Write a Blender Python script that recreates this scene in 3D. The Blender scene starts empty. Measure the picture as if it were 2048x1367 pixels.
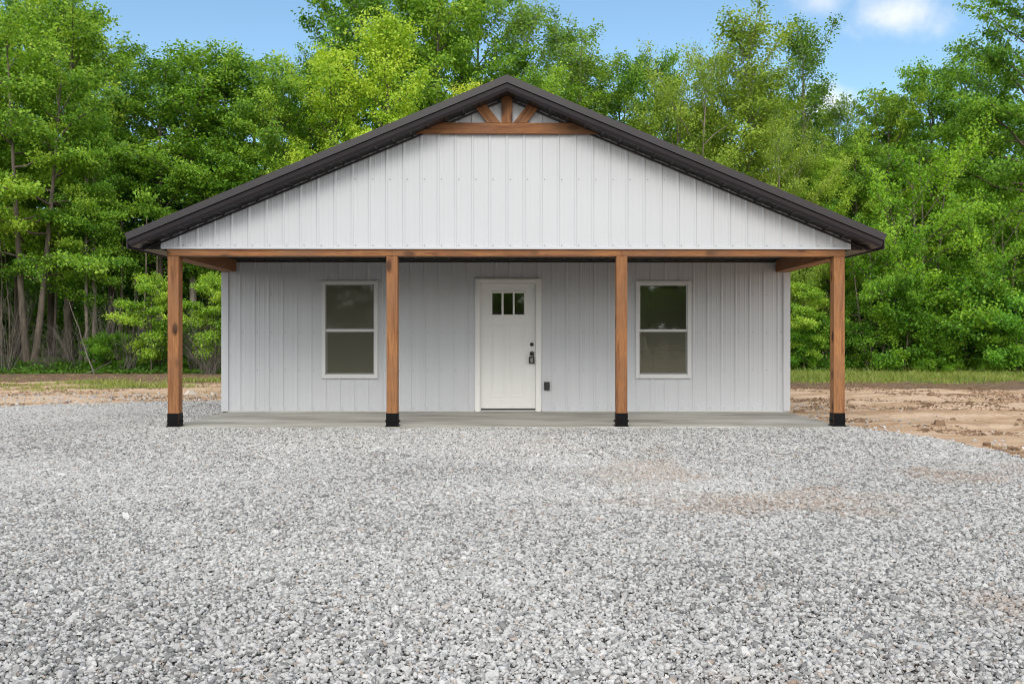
import bpy, math, random
import numpy as np
from mathutils import Vector
R = math.radians
random.seed(7)
SC = bpy.context.scene
COL = SC.collection

# ------------------------------------------------------------------ camera
CAMX, CAMZ, FPX, VPX, HZY = 0.0, 1.15, 1741.0, 1010.0, 680.0
cam_d = bpy.data.cameras.new('camera')
cam = bpy.data.objects.new('camera', cam_d)
COL.objects.link(cam)
cam.location = (CAMX, 0, CAMZ)
cam.rotation_euler = (R(90), 0, -math.atan((1024 - VPX) / FPX))
cam_d.sensor_width = 36
cam_d.lens = 36 * FPX / 2048
cam_d.shift_y = -(683.5 - HZY) / 2048
cam_d.clip_start = 0.05
cam_d.clip_end = 3000
SC.camera = cam

# ------------------------------------------------------------------ light
SUN_EL, SUN_AZ = 36.0, 188.0            # azimuth clockwise from +Y
W = bpy.data.worlds.new("World")
SC.world = W
W.use_nodes = True
wt = W.node_tree
wt.nodes.clear()
def wn(t, **kw):
    n = wt.nodes.new(t)
    for k, v in kw.items(): setattr(n, k, v)
    return n
def wmath(op, a, b=None, clamp=False):
    n = wn('ShaderNodeMath', operation=op, use_clamp=clamp)
    for i, v in enumerate((a, b)):
        if v is None: continue
        if isinstance(v, (int, float)): n.inputs[i].default_value = v
        else: wt.links.new(v, n.inputs[i])
    return n.outputs[0]
sky = wn('ShaderNodeTexSky', sky_type='NISHITA', sun_disc=False)
sky.sun_elevation = R(SUN_EL); sky.sun_rotation = R(SUN_AZ)
sky.air_density = 1.0; sky.dust_density = 0.8; sky.ozone_density = 1.0
tc = wn('ShaderNodeTexCoord')
nz = wn('ShaderNodeTexNoise'); nz.inputs['Scale'].default_value = 9; nz.inputs['Detail'].default_value = 7; nz.inputs['Roughness'].default_value = 0.6
wt.links.new(tc.outputs['Generated'], nz.inputs['Vector'])
def cloud(px, py, rad, sx=1.0):
    v = Vector(((px - VPX) / FPX, 1, (HZY - py) / FPX)).normalized()
    sub = wn('ShaderNodeVectorMath', operation='SUBTRACT'); wt.links.new(tc.outputs['Generated'], sub.inputs[0]); sub.inputs[1].default_value = v
    sc = wn('ShaderNodeVectorMath', operation='MULTIPLY'); wt.links.new(sub.outputs[0], sc.inputs[0]); sc.inputs[1].default_value = (1 / sx, 1, 1.25)
    ln = wn('ShaderNodeVectorMath', operation='LENGTH'); wt.links.new(sc.outputs[0], ln.inputs[0])
    d = wmath('DIVIDE', ln.outputs['Value'], rad)
    f = wmath('SUBTRACT', 1.0, d)
    f = wmath('ADD', f, wmath('MULTIPLY', wmath('SUBTRACT', nz.outputs['Fac'], 0.5), 2.6))
    m = wn('ShaderNodeMapRange', interpolation_type='SMOOTHSTEP'); wt.links.new(f, m.inputs[0])
    m.inputs[1].default_value = 0.05; m.inputs[2].default_value = 1.05
    return m.outputs[0]
c1 = wmath('MULTIPLY', cloud(1805, 28, 0.052, 1.35), 0.72)
c2 = wmath('MULTIPLY', cloud(1640, 2, 0.030, 1.6), 0.5)
c3 = wmath('MULTIPLY', cloud(1660, 205, 0.035, 1.2), 0.7)
c = wmath('MAXIMUM', wmath('MAXIMUM', c1, c2), c3)
# unseen bright cloud deck, added behind and above the viewpoint as soft fill light
sep = wn('ShaderNodeSeparateXYZ'); wt.links.new(tc.outputs['Generated'], sep.inputs[0])
nz2 = wn('ShaderNodeTexNoise'); nz2.inputs['Scale'].default_value = 2.6; nz2.inputs['Detail'].default_value = 6
wt.links.new(tc.outputs['Generated'], nz2.inputs['Vector'])
m4 = wn('ShaderNodeMapRange', interpolation_type='SMOOTHSTEP')
wt.links.new(wmath('SUBTRACT', nz2.outputs['Fac'], wmath('MULTIPLY', sep.outputs['Y'], 0.55)), m4.inputs[0])
m4.inputs[1].default_value = 0.24; m4.inputs[2].default_value = 0.50
c4 = wmath('MULTIPLY', m4.outputs[0], 0.9)
mix = wn('ShaderNodeMix', data_type='RGBA')
tn = wn('ShaderNodeMix', data_type='RGBA', blend_type='MULTIPLY'); tn.inputs['Factor'].default_value = 1; tn.inputs['B'].default_value = (0.90, 1.04, 1.04, 1)
wt.links.new(sky.outputs[0], tn.inputs['A'])
wt.links.new(c, mix.inputs['Factor']); wt.links.new(tn.outputs['Result'], mix.inputs['A'])
mix.inputs['B'].default_value = (6.7, 6.5, 6.2, 1)
mix2 = wn('ShaderNodeMix', data_type='RGBA')
wt.links.new(c4, mix2.inputs['Factor']); wt.links.new(mix.outputs['Result'], mix2.inputs['A'])
mix2.inputs['B'].default_value = (10.4, 10.3, 10.1, 1)
bg = wn('ShaderNodeBackground'); bg.inputs['Strength'].default_value = 0.15
wt.links.new(mix2.outputs['Result'], bg.inputs['Color'])
wo = wn('ShaderNodeOutputWorld'); wt.links.new(bg.outputs[0], wo.inputs[0])

sun_d = bpy.data.lights.new('sun', 'SUN'); sun = bpy.data.objects.new('sun', sun_d); COL.objects.link(sun)
sun_d.energy = 1.05; sun_d.angle = R(24); sun_d.color = (1, 0.94, 0.85)
sdir = Vector((math.sin(R(SUN_AZ)) * math.cos(R(SUN_EL)), math.cos(R(SUN_AZ)) * math.cos(R(SUN_EL)), math.sin(R(SUN_EL))))
sun.rotation_euler = sdir.to_track_quat('Z', 'Y').to_euler()

SC.view_settings.view_transform = 'Standard'
SC.view_settings.look = 'None'
SC.view_settings.gamma = 1
SC.view_settings.exposure = 0.30
SC.render.engine = 'CYCLES'
cy = SC.cycles
cy.use_denoising = True; cy.filter_width = 1.05
cy.max_bounces = 9; cy.diffuse_bounces = 6; cy.glossy_bounces = 3; cy.transmission_bounces = 4; cy.transparent_max_bounces = 12
cy.caustics_reflective = False; cy.caustics_refractive = False

# ------------------------------------------------------------------ helpers: objects and meshes
def tag(o, label=None, cat=None, group=None, kind=None):
    if label: o['label'] = label
    if cat: o['category'] = cat
    if group: o['group'] = group
    if kind: o['kind'] = kind
    return o
def empty(name, loc=(0, 0, 0), rz=0, scale=(1, 1, 1)):
    o = bpy.data.objects.new(name, None); COL.objects.link(o)
    o.location = loc; o.rotation_euler = (0, 0, rz); o.scale = scale; o.empty_display_size = 0.3
    return o
def link(name, me, m=None, parent=None, loc=None, rot=None):
    o = bpy.data.objects.new(name, me); COL.objects.link(o)
    if m and not me.materials: me.materials.append(m)
    if parent: o.parent = parent
    if loc: o.location = loc
    if rot: o.rotation_euler = rot
    return o
def np_mesh(name, V, F, attrs=None, smooth=False):
    """V (n,3); F (m,k) with one k for all faces; attrs {name: per-vertex floats}"""
    V = np.asarray(V, np.float32); F = np.asarray(F, np.int32)
    me = bpy.data.meshes.new(name)
    me.vertices.add(len(V)); me.vertices.foreach_set('co', V.ravel())
    k = F.shape[1]
    me.loops.add(F.size); me.loops.foreach_set('vertex_index', F.ravel())
    me.polygons.add(len(F))
    me.polygons.foreach_set('loop_start', np.arange(0, F.size, k, dtype=np.int32))
    me.polygons.foreach_set('loop_total', np.full(len(F), k, np.int32))
    me.polygons.foreach_set('use_smooth', np.full(len(F), smooth, bool))
    for an, av in (attrs or {}).items():
        a = me.attributes.new(an, 'FLOAT', 'POINT'); a.data.foreach_set('value', np.asarray(av, np.float32))
    me.update(calc_edges=True)
    return me
class MB:
    """collects boxes, prisms and tubes and links them as one mesh"""
    def __init__(s): s.v = []; s.f = []; s.alt = None; s.second = set(); s.now = False
    def add(s, vs, fs):
        if s.now: s.second.update(range(len(s.f), len(s.f) + len(fs)))
        b = len(s.v); s.v += [tuple(p) for p in vs]; s.f += [tuple(i + b for i in q) for q in fs]; return s
    def box(s, x0, x1, y0, y1, z0, z1):
        v = [(x, y, z) for z in (z0, z1) for y in (y0, y1) for x in (x0, x1)]
        return s.add(v, [(0, 2, 3, 1), (4, 5, 7, 6), (0, 1, 5, 4), (2, 6, 7, 3), (0, 4, 6, 2), (1, 3, 7, 5)])
    def prism_y(s, pts, y0, y1):
        """pts: outline in x,z, counter-clockwise seen from -y"""
        n = len(pts)
        v = [(x, y0, z) for x, z in pts] + [(x, y1, z) for x, z in pts]
        f = [tuple(range(n)), tuple(range(2 * n - 1, n - 1, -1))]
        f += [(i, i + n, (i + 1) % n + n, (i + 1) % n) for i in range(n)]
        return s.add(v, f)
    def cyl(s, c, axis, r, h, n=16, r2=None):
        """cylinder or cone from point c along axis ('x','y','z')"""
        r2 = r if r2 is None else r2
        e = {'x': ((0, 1, 0), (0, 0, 1), (1, 0, 0)), 'y': ((0, 0, 1), (1, 0, 0), (0, 1, 0)), 'z': ((1, 0, 0), (0, 1, 0), (0, 0, 1))}[axis]
        u, w, a = (Vector(q) for q in e); c = Vector(c); v = []
        for k, (rr, hh) in enumerate(((r, 0), (r2, h))):
            v += [c + a * hh + (u * math.cos(2 * math.pi * i / n) + w * math.sin(2 * math.pi * i / n)) * rr for i in range(n)]
        f = [(i, (i + 1) % n, (i + 1) % n + n, i + n) for i in range(n)] + [tuple(range(n - 1, -1, -1)), tuple(range(n, 2 * n))]
        return s.add(v, f)
    def tube(s, pts, r, n=8):
        V, F = tube_np(np.array(pts, float), np.full(len(pts), r), n)
        return s.add(V.tolist(), F.tolist())
    def build(s, name, m, parent=None, bevel=0, smooth=False, loc=None, rot=None):
        me = bpy.data.meshes.new(name); me.from_pydata(s.v, [], s.f); me.update()
        if smooth:
            for p in me.polygons: p.use_smooth = True
        o = link(name, me, m, parent, loc, rot)
        if s.second:
            me.materials.append(s.alt)
            for i in s.second: me.polygons[i].material_index = 1
        if bevel:
            b = o.modifiers.new('bevel', 'BEVEL'); b.width = bevel; b.segments = 2; b.limit_method = 'ANGLE'; b.angle_limit = R(40)
        return o
def tube_np(P, rad, n=6):
    P = np.asarray(P, float); m = len(P)
    T = np.gradient(P, axis=0); T /= np.linalg.norm(T, axis=1)[:, None] + 1e-9
    ref = np.array([0.0, 0, 1]) if abs(T[0, 2]) < 0.9 else np.array([1.0, 0, 0])
    A = np.cross(T, ref); A /= np.linalg.norm(A, axis=1)[:, None] + 1e-9
    B = np.cross(T, A)
    th = np.linspace(0, 2 * np.pi, n, endpoint=False)
    V = P[:, None, :] + rad[:, None, None] * (A[:, None, :] * np.cos(th)[None, :, None] + B[:, None, :] * np.sin(th)[None, :, None])
    i = np.arange(m - 1)[:, None] * n; j = np.arange(n)[None, :]; k = (j + 1) % n
    F = np.stack([i + j, i + k, i + n + k, i + n + j], -1).reshape(-1, 4)
    return V.reshape(-1, 3), F
def join_np(parts):
    V, F, o = [], [], 0
    for v, f in parts:
        V.append(v); F.append(f + o); o += len(v)
    return np.concatenate(V), np.concatenate(F)
def vnoise(x, y, seed=0):
    x = np.asarray(x, float); y = np.asarray(y, float)
    xi = np.floor(x).astype(np.int64); yi = np.floor(y).astype(np.int64); fx = x - xi; fy = y - yi
    fx = fx * fx * (3 - 2 * fx); fy = fy * fy * (3 - 2 * fy)
    def h(a, b):
        n = (a * 374761393 + b * 668265263 + seed * 1442695041) & 0xffffffff
        n = ((n ^ (n >> 13)) * 1274126177) & 0xffffffff
        return ((n ^ (n >> 16)) & 0xffff) / 65535.0
    return (h(xi, yi) * (1 - fx) + h(xi + 1, yi) * fx) * (1 - fy) + (h(xi, yi + 1) * (1 - fx) + h(xi + 1, yi + 1) * fx) * fy
def fbm(x, y, seed=0, o=4):
    s = 0; a = 0.5; t = 0
    for i in range(o):
        s = s + a * vnoise(x * 2 ** i, y * 2 ** i, seed + i); t += a; a *= 0.5
    return s / t
def sstep(a, b, x):
    t = np.clip((x - a) / (b - a), 0, 1); return t * t * (3 - 2 * t)

# ------------------------------------------------------------------ helpers: materials
class MT:
    def __init__(s, name, rough=0.6, spec=0.5, metal=0.0):
        s.m = bpy.data.materials.new(name); s.m.use_nodes = True; s.t = s.m.node_tree
        s.b = s.t.nodes['Principled BSDF']
        s.b.inputs['Roughness'].default_value = rough; s.b.inputs['Specular IOR Level'].default_value = spec; s.b.inputs['Metallic'].default_value = metal
    def n(s, t, **kw):
        q = s.t.nodes.new(t)
        for k, v in kw.items(): setattr(q, k, v)
        return q
    def l(s, a, b): s.t.links.new(a, b)
    def inp(s, sock, v):
        if isinstance(v, (int, float)): sock.default_value = v
        elif isinstance(v, (tuple, list)): sock.default_value = (*v, 1) if len(v) == 3 and sock.type == 'RGBA' else v
        else: s.l(v, sock)
    def coord(s, kind='Object', scale=(1, 1, 1)):
        tcn = s.n('ShaderNodeTexCoord'); mp = s.n('ShaderNodeMapping'); mp.inputs['Scale'].default_value = scale
        s.l(tcn.outputs[kind], mp.inputs[0]); return mp.outputs[0]
    def noise(s, co, scale, detail=4, rough=0.55, dist=0):
        q = s.n('ShaderNodeTexNoise'); s.l(co, q.inputs['Vector'])
        q.inputs['Scale'].default_value = scale; q.inputs['Detail'].default_value = detail; q.inputs['Roughness'].default_value = rough; q.inputs['Distortion'].default_value = dist
        return q.outputs['Fac']
    def voro(s, co, scale, out='Distance', feature='F1'):
        q = s.n('ShaderNodeTexVoronoi', feature=feature); s.l(co, q.inputs['Vector']); q.inputs['Scale'].default_value = scale
        return q.outputs[out]
    def math(s, op, a, b=0.0, clamp=False):
        q = s.n('ShaderNodeMath', operation=op, use_clamp=clamp); s.inp(q.inputs[0], a); s.inp(q.inputs[1], b); return q.outputs[0]
    def rng(s, v, a, b, c=0.0, d=1.0):
        q = s.n('ShaderNodeMapRange'); s.l(v, q.inputs[0])
        for i, w in enumerate((a, b, c, d)): q.inputs[i + 1].default_value = w
        return q.outputs[0]
    def mix(s, f, a, b, mode='MIX'):
        q = s.n('ShaderNodeMix', data_type='RGBA', blend_type=mode); s.inp(q.inputs['Factor'], f); s.inp(q.inputs['A'], a); s.inp(q.inputs['B'], b); return q.outputs['Result']
    def ramp(s, f, stops):
        q = s.n('ShaderNodeValToRGB'); s.l(f, q.inputs[0]); e = q.color_ramp.elements
        while len(e) < len(stops): e.new(0.5)
        for el, (p, c) in zip(e, stops): el.position = p; el.color = (*c, 1)
        return q.outputs[0]
    def attr(s, name):
        q = s.n('ShaderNodeAttribute'); q.attribute_name = name; return q.outputs['Fac']
    def color(s, c): s.inp(s.b.inputs['Base Color'], c); return s
    def bump(s, h, strength=0.5, dist=0.01):
        q = s.n('ShaderNodeBump'); s.l(h, q.inputs['Height']); q.inputs['Strength'].default_value = strength; q.inputs['Distance'].default_value = dist
        s.l(q.outputs[0], s.b.inputs['Normal']); return s
def wood(name, ax):
    """cedar-stained timber, grain running along local axis ax"""
    t = MT(name, 0.62, 0.25)
    sc = [9.0, 9.0, 9.0]; sc[ax] = 0.55
    co = t.coord('Object', tuple(sc)); info = t.n('ShaderNodeObjectInfo')
    off = t.n('ShaderNodeVectorMath', operation='ADD'); t.l(co, off.inputs[0])
    rv = t.n('ShaderNodeVectorMath', operation='SCALE'); rv.inputs[0].default_value = (37, 53, 91); t.l(info.outputs['Random'], rv.inputs['Scale']); t.l(rv.outputs[0], off.inputs[1])
    co = off.outputs[0]
    g = t.noise(co, 2.2, 7, 0.65, 0.7)
    fine = t.noise(co, 14, 3, 0.6)
    c = t.ramp(g, [(0.28, (0.105, 0.040, 0.016)), (0.43, (0.285, 0.118, 0.046)), (0.56, (0.43, 0.205, 0.082)), (0.74, (0.20, 0.080, 0.031))])
    c = t.mix(t.rng(fine, 0.42, 0.68, 0.0, 0.55), c, (0.15, 0.060, 0.025))
    ks = [5.0, 5.0, 5.0]; ks[ax] = 2.2
    kc = t.coord('Object', tuple(ks)); ko = t.n('ShaderNodeVectorMath', operation='ADD'); t.l(kc, ko.inputs[0]); t.l(rv.outputs[0], ko.inputs[1])
    vd = t.voro(ko.outputs[0], 1.0); vc = t.voro(ko.outputs[0], 1.0, 'Color')
    kn = t.math('MULTIPLY', t.rng(vd, 0.12, 0.25, 1.0, 0.0), t.math('GREATER_THAN', vc, 0.20))
    c = t.mix(kn, c, (0.045, 0.018, 0.009))
    w2 = t.noise(t.coord('Object'), 1.3, 2)
    c = t.mix(t.rng(w2, 0.40, 0.62, 0.0, 0.7), c, (0.225, 0.115, 0.062))
    c = t.mix(t.math('MULTIPLY', info.outputs['Random'], 0.45), c, t.mix(1.0, c, (0.62, 0.55, 0.52, 1), 'MULTIPLY'))
    t.color(c); t.bump(g, 0.25, 0.004); return t.m
M = {}
M['wood_x'] = wood('stained timber along x', 0); M['wood_y'] = wood('stained timber along y', 1); M['wood_z'] = wood('stained timber along z', 2)
def plain(key, col, rough=0.5, spec=0.5, metal=0.0, var=0.06, vs=2.5, bump=0.0):
    t = MT(key, rough, spec, metal); co = t.coord('Object')
    n = t.noise(co, vs, 6, 0.6); f = t.noise(co, vs * 40, 2)
    dark = tuple(q * (1 - var * 2) for q in col)
    c = t.mix(t.rng(n, 0.3, 0.72), dark, col); t.color(c)
    t.inp(t.b.inputs['Roughness'], t.rng(n, 0.3, 0.7, rough - 0.06, rough + 0.06))
    if bump: t.bump(f, bump, 0.003)
    M[key] = t.m; return t.m
plain('white metal', (0.575, 0.592, 0.622), 0.42, 0.45, var=0.025, vs=0.9)
plain('white trim', (0.67, 0.675, 0.675), 0.4, 0.45, var=0.02)
plain('door paint', (0.80, 0.80, 0.785), 0.42, 0.4, var=0.015)
plain('brown metal', (0.027, 0.0215, 0.0265), 0.42, 0.5, var=0.06, vs=1.2)
plain('brown soffit', (0.027, 0.023, 0.023), 0.38, 0.5, var=0.05)
plain('black steel', (0.0045, 0.0045, 0.006), 0.5, 0.15, var=0.15, vs=30)
plain('black hardware', (0.014, 0.013, 0.013), 0.35, 0.5)
plain('grey plastic', (0.022, 0.024, 0.023), 0.45, 0.5)
plain('screw washer', (0.42, 0.42, 0.43), 0.5, 0.4)
plain('drywall', (0.75, 0.73, 0.66), 0.8, 0.2)
plain('cabinet paint', (0.62, 0.60, 0.54), 0.5, 0.4)
plain('counter stone', (0.45, 0.42, 0.38), 0.3, 0.5, var=0.2, vs=12)
plain('lockbox plate', (0.35, 0.33, 0.32), 0.4, 0.5)
plain('aluminium', (0.55, 0.55, 0.54), 0.4, 0.5, 0.6)
def concrete():
    t = MT('broom finished concrete', 0.8, 0.25); co = t.coord('Object')
    n = t.noise(t.coord('Object', (0.5, 1.6, 1)), 1.2, 6, 0.6); f = t.noise(co, 60, 3)
    c = t.ramp(n, [(0.36, (0.26, 0.245, 0.215)), (0.5, (0.42, 0.405, 0.365)), (0.64, (0.54, 0.525, 0.485))])
    c = t.mix(t.rng(f, 0.3, 0.7, 0, 0.25), c, (0.2, 0.19, 0.17)); t.color(c); t.bump(f, 0.3, 0.002); return t.m
M['concrete'] = concrete()
def glass():
    m = bpy.data.materials.new('window glass'); m.use_nodes = True; t = m.node_tree; t.nodes.clear()
    o = t.nodes.new('ShaderNodeOutputMaterial'); mx = t.nodes.new('ShaderNodeMixShader'); tr = t.nodes.new('ShaderNodeBsdfTransparent'); gl = t.nodes.new('ShaderNodeBsdfGlossy')
    fr = t.nodes.new('ShaderNodeFresnel'); fr.inputs['IOR'].default_value = 1.75
    nz_ = t.nodes.new('ShaderNodeTexNoise'); nz_.inputs['Scale'].default_value = 1.2; bp = t.nodes.new('ShaderNodeBump'); bp.inputs['Strength'].default_value = 0.015; bp.inputs['Distance'].default_value = 0.02
    tcn = t.nodes.new('ShaderNodeTexCoord'); t.links.new(tcn.outputs['Object'], nz_.inputs['Vector']); t.links.new(nz_.outputs['Fac'], bp.inputs['Height']); t.links.new(bp.outputs[0], gl.inputs['Normal'])
    tr.inputs[0].default_value = (0.90, 0.92, 0.87, 1); gl.inputs['Roughness'].default_value = 0.02
    t.links.new(fr.outputs[0], mx.inputs[0]); t.links.new(tr.outputs[0], mx.inputs[1]); t.links.new(gl.outputs[0], mx.inputs[2]); t.links.new(mx.outputs[0], o.inputs[0])
    return m
M['glass'] = glass()
def mesh_screen():
    m = bpy.data.materials.new('insect mesh'); m.use_nodes = True; t = m.node_tree; t.nodes.clear()
    o = t.nodes.new('ShaderNodeOutputMaterial'); mx = t.nodes.new('ShaderNodeMixShader'); tr = t.nodes.new('ShaderNodeBsdfTransparent'); df = t.nodes.new('ShaderNodeBsdfDiffuse')
    df.inputs[0].default_value = (0.20, 0.195, 0.15, 1); mx.inputs[0].default_value = 0.5
    t.links.new(tr.outputs[0], mx.inputs[1]); t.links.new(df.outputs[0], mx.inputs[2]); t.links.new(mx.outputs[0], o.inputs[0]); return m
M['screen'] = mesh_screen()
def bark(key, a, b):
    t = MT(key, 0.9, 0.1); co = t.coord('Object', (7, 7, 1.3)); n = t.noise(co, 1.6, 6, 0.65)
    t.color(t.ramp(n, [(0.3, a), (0.7, b)])); t.bump(n, 0.6, 0.03); M[key] = t.m
bark('grey bark', (0.065, 0.055, 0.045), (0.20, 0.17, 0.135))
bark('pale bark', (0.14, 0.12, 0.10), (0.34, 0.30, 0.25))
bark('dead twig bark', (0.085, 0.075, 0.065), (0.20, 0.18, 0.155))
def leaf(key, lo, mid, hi, trans=0.38):
    m = bpy.data.materials.new(key); m.use_nodes = True; t = MT.__new__(MT); t.m = m; t.t = m.node_tree; t.b = t.t.nodes['Principled BSDF']
    t.b.inputs['Roughness'].default_value = 0.42; t.b.inputs['Specular IOR Level'].default_value = 0.35
    a = t.attr('tint'); c = t.ramp(a, [(0.05, lo), (0.5, mid), (0.95, hi)])
    oi = t.n('ShaderNodeObjectInfo'); c = t.mix(1.0, c, oi.outputs['Color'], 'MULTIPLY')
    t.color(c)
    trn = t.n('ShaderNodeBsdfTranslucent'); t.l(t.mix(1.0, c, (1.25, 1.15, 0.55, 1), 'MULTIPLY'), trn.inputs[0])
    mx = t.n('ShaderNodeMixShader'); mx.inputs[0].default_value = trans
    out = t.t.nodes['Material Output']; t.l(t.b.outputs[0], mx.inputs[1]); t.l(trn.outputs[0], mx.inputs[2]); t.l(mx.outputs[0], out.inputs[0])
    M[key] = m
leaf('maple leaves', (0.070, 0.185, 0.016), (0.245, 0.455, 0.038), (0.490, 0.660, 0.085))
leaf('poplar leaves', (0.110, 0.205, 0.024), (0.260, 0.410, 0.048), (0.430, 0.540, 0.110))
leaf('shrub leaves', (0.045, 0.150, 0.012), (0.155, 0.360, 0.026), (0.340, 0.560, 0.050))
leaf('ground leaves', (0.045, 0.12, 0.016), (0.10, 0.235, 0.024), (0.18, 0.31, 0.035))
leaf('grass blades', (0.13, 0.20, 0.03), (0.25, 0.33, 0.06), (0.42, 0.40, 0.15), 0.3)

# ------------------------------------------------------------------ ground zones (x right, y away from the viewpoint)
GB = -0.020                               # gravel level, just under the slab top
HX, HY = 0.025, 11.6                      # house origin: centre of its front
def zones(x, y):
    j = (fbm(x * 0.7, y * 0.7, 11) - 0.5)
    j2 = (fbm(x * 2.6, y * 2.6, 12) - 0.5)
    xe = np.where(y < 10.6, 5.15, 5.15 - 0.5 * sstep(10.6, 11.9, y)) + 0.18 * j + 0.22 * j2
    ye = np.where(x < -4.2, 17.0 - 0.46 * np.clip(-x - 5.2, 0, 6), 13.0) + 0.5 * j + 0.3 * j2
    grav = sstep(0.10, -0.10, x - xe) * sstep(0.12, -0.12, y - ye)
    grav = grav * np.where((y > 12.0) & (x > 4.5), 0, 1)
    left = x < 0
    g0 = np.where(left, 20.8, 23.6); g1 = np.where(left, 25.5, 31.0)
    gr = sstep(g0 - 1.2, g0 + 1.5, y + 3.0 * j) * sstep(g1 + 1.5, g1 - 1.5, y + 2.5 * j)
    gr = gr * np.where(left, sstep(0.38, 0.66, fbm(x * 0.45, y * 0.8, 5)) * (0.35 + 0.5 * sstep(-5.5, -9.5, x)), 0.35 + 0.65 * sstep(0.30, 0.60, fbm(x * 0.9, y * 1.6, 15)))
    dark = np.where(left, sstep(22, 26, y + 3 * j), sstep(20.2, 21.6, y + 2 * j) * sstep(25.0, 23.4, y + 2 * j) + sstep(31, 33, y))
    return grav, gr, np.clip(dark, 0, 1)
def ground_z(x, y):
    grav, gr, dark = zones(x, y)
    und = 0.05 * (fbm(x * 0.35, y * 0.35, 3) - 0.5) * sstep(1.5, 5, np.hypot(x - 0, np.maximum(0, np.abs(y - 9) - 3)) )
    clod = (fbm(x * 3.2, y * 3.2, 21, 4) - 0.45) * 0.075
    rut = 0.03 * np.sin((y * 1.15 + 0.25 * x + 2.2 * fbm(x * 0.3, y * 0.3, 8)) * 2.4)
    dirt = (clod + rut * sstep(5.2, 6.5, x) * (y < 24)) * (1 - grav) * sstep(300, 30, y)
    inside = (np.abs(x - HX) < 4.42) & (y > 11.65) & (y < 24)
    gz = GB + und * 0.5 + dirt + 0.018 * (fbm(x * 1.3, y * 1.3, 31) - 0.5) * grav
    near = sstep(0.0, 0.5, np.maximum(np.abs(x - HX) - 4.5, 0) + np.maximum(11.4 - y, 0))
    gz = GB + (gz - GB) * near
    return np.where(inside, GB - 0.05, gz)
xs = np.concatenate([-np.geomspace(1200, 15.5, 28), np.arange(-15, 15.01, 0.10), np.geomspace(15.5, 1200, 28)])
ys = np.concatenate([-np.geomspace(1200, 2.5, 26), np.arange(-2, 40.01, 0.11), np.geomspace(41, 1600, 26)])
X, Y = np.meshgrid(xs, ys); xf, yf = X.ravel(), Y.ravel()
zg, zr, zd = zones(xf, yf)
nx, ny = len(xs), len(ys)
ii = (np.arange(ny - 1)[:, None] * nx + np.arange(nx - 1)[None, :]).ravel()
gm = np_mesh('ground', np.stack([xf, yf, ground_z(xf, yf)], 1), np.stack([ii, ii + 1, ii + nx + 1, ii + nx], 1), {'gravel': zg, 'grass': zr, 'dark': zd}, True)
def ground_mat():
    t = MT('soil, gravel bed and turf', 0.95, 0.1); co = t.coord('Object')
    n1 = t.noise(co, 0.5, 7, 0.62); n2 = t.noise(co, 3.5, 7, 0.65); n3 = t.noise(co, 32, 5, 0.65); st = t.noise(t.coord('Object', (0.35, 2.2, 1)), 0.8, 6, 0.6)
    tan = t.ramp(st, [(0.30, (0.34, 0.22, 0.13)), (0.45, (0.52, 0.36, 0.235)), (0.58, (0.66, 0.50, 0.365)), (0.75, (0.56, 0.40, 0.275))])
    tan = t.mix(t.rng(n2, 0.52, 0.70, 0.0, 0.6), tan, (0.27, 0.165, 0.092))
    tan = t.mix(t.rng(n3, 0.50, 0.68, 0.0, 0.6), tan, (0.24, 0.15, 0.09))
    brn = t.ramp(n2, [(0.3, (0.09, 0.060, 0.042)), (0.5, (0.17, 0.115, 0.078)), (0.72, (0.27, 0.19, 0.125))])
    brn = t.mix(t.rng(n3, 0.5, 0.7, 0.0, 0.5), brn, (0.26, 0.19, 0.125))
    turf = t.ramp(n3, [(0.3, (0.05, 0.06, 0.018)), (0.55, (0.11, 0.115, 0.035)), (0.75, (0.19, 0.16, 0.07))])
    grv = t.ramp(n3, [(0.35, (0.035, 0.034, 0.033)), (0.6, (0.07, 0.068, 0.066)), (0.8, (0.13, 0.127, 0.122))])  # bed colour kept near black so gaps between stones read as shade
    da = t.math('ADD', t.attr('dark'), t.rng(n1, 0.3, 0.7, -0.35, 0.35)); da = t.rng(da, 0.3, 0.7)
    c = t.mix(da, tan, brn)
    ga = t.math('ADD', t.attr('grass'), t.rng(n2, 0.3, 0.7, -0.25, 0.25)); c = t.mix(t.rng(ga, 0.3, 0.75), c, turf)
    ra = t.math('ADD', t.attr('gravel'), t.rng(n3, 0.3, 0.7, -0.2, 0.2)); c = t.mix(t.rng(ra, 0.4, 0.6), c, grv)
    t.color(c); t.bump(t.math('ADD', n3, n2), 0.9, 0.03); return t.m
tag(link('ground', gm, ground_mat()), kind='structure')

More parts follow.
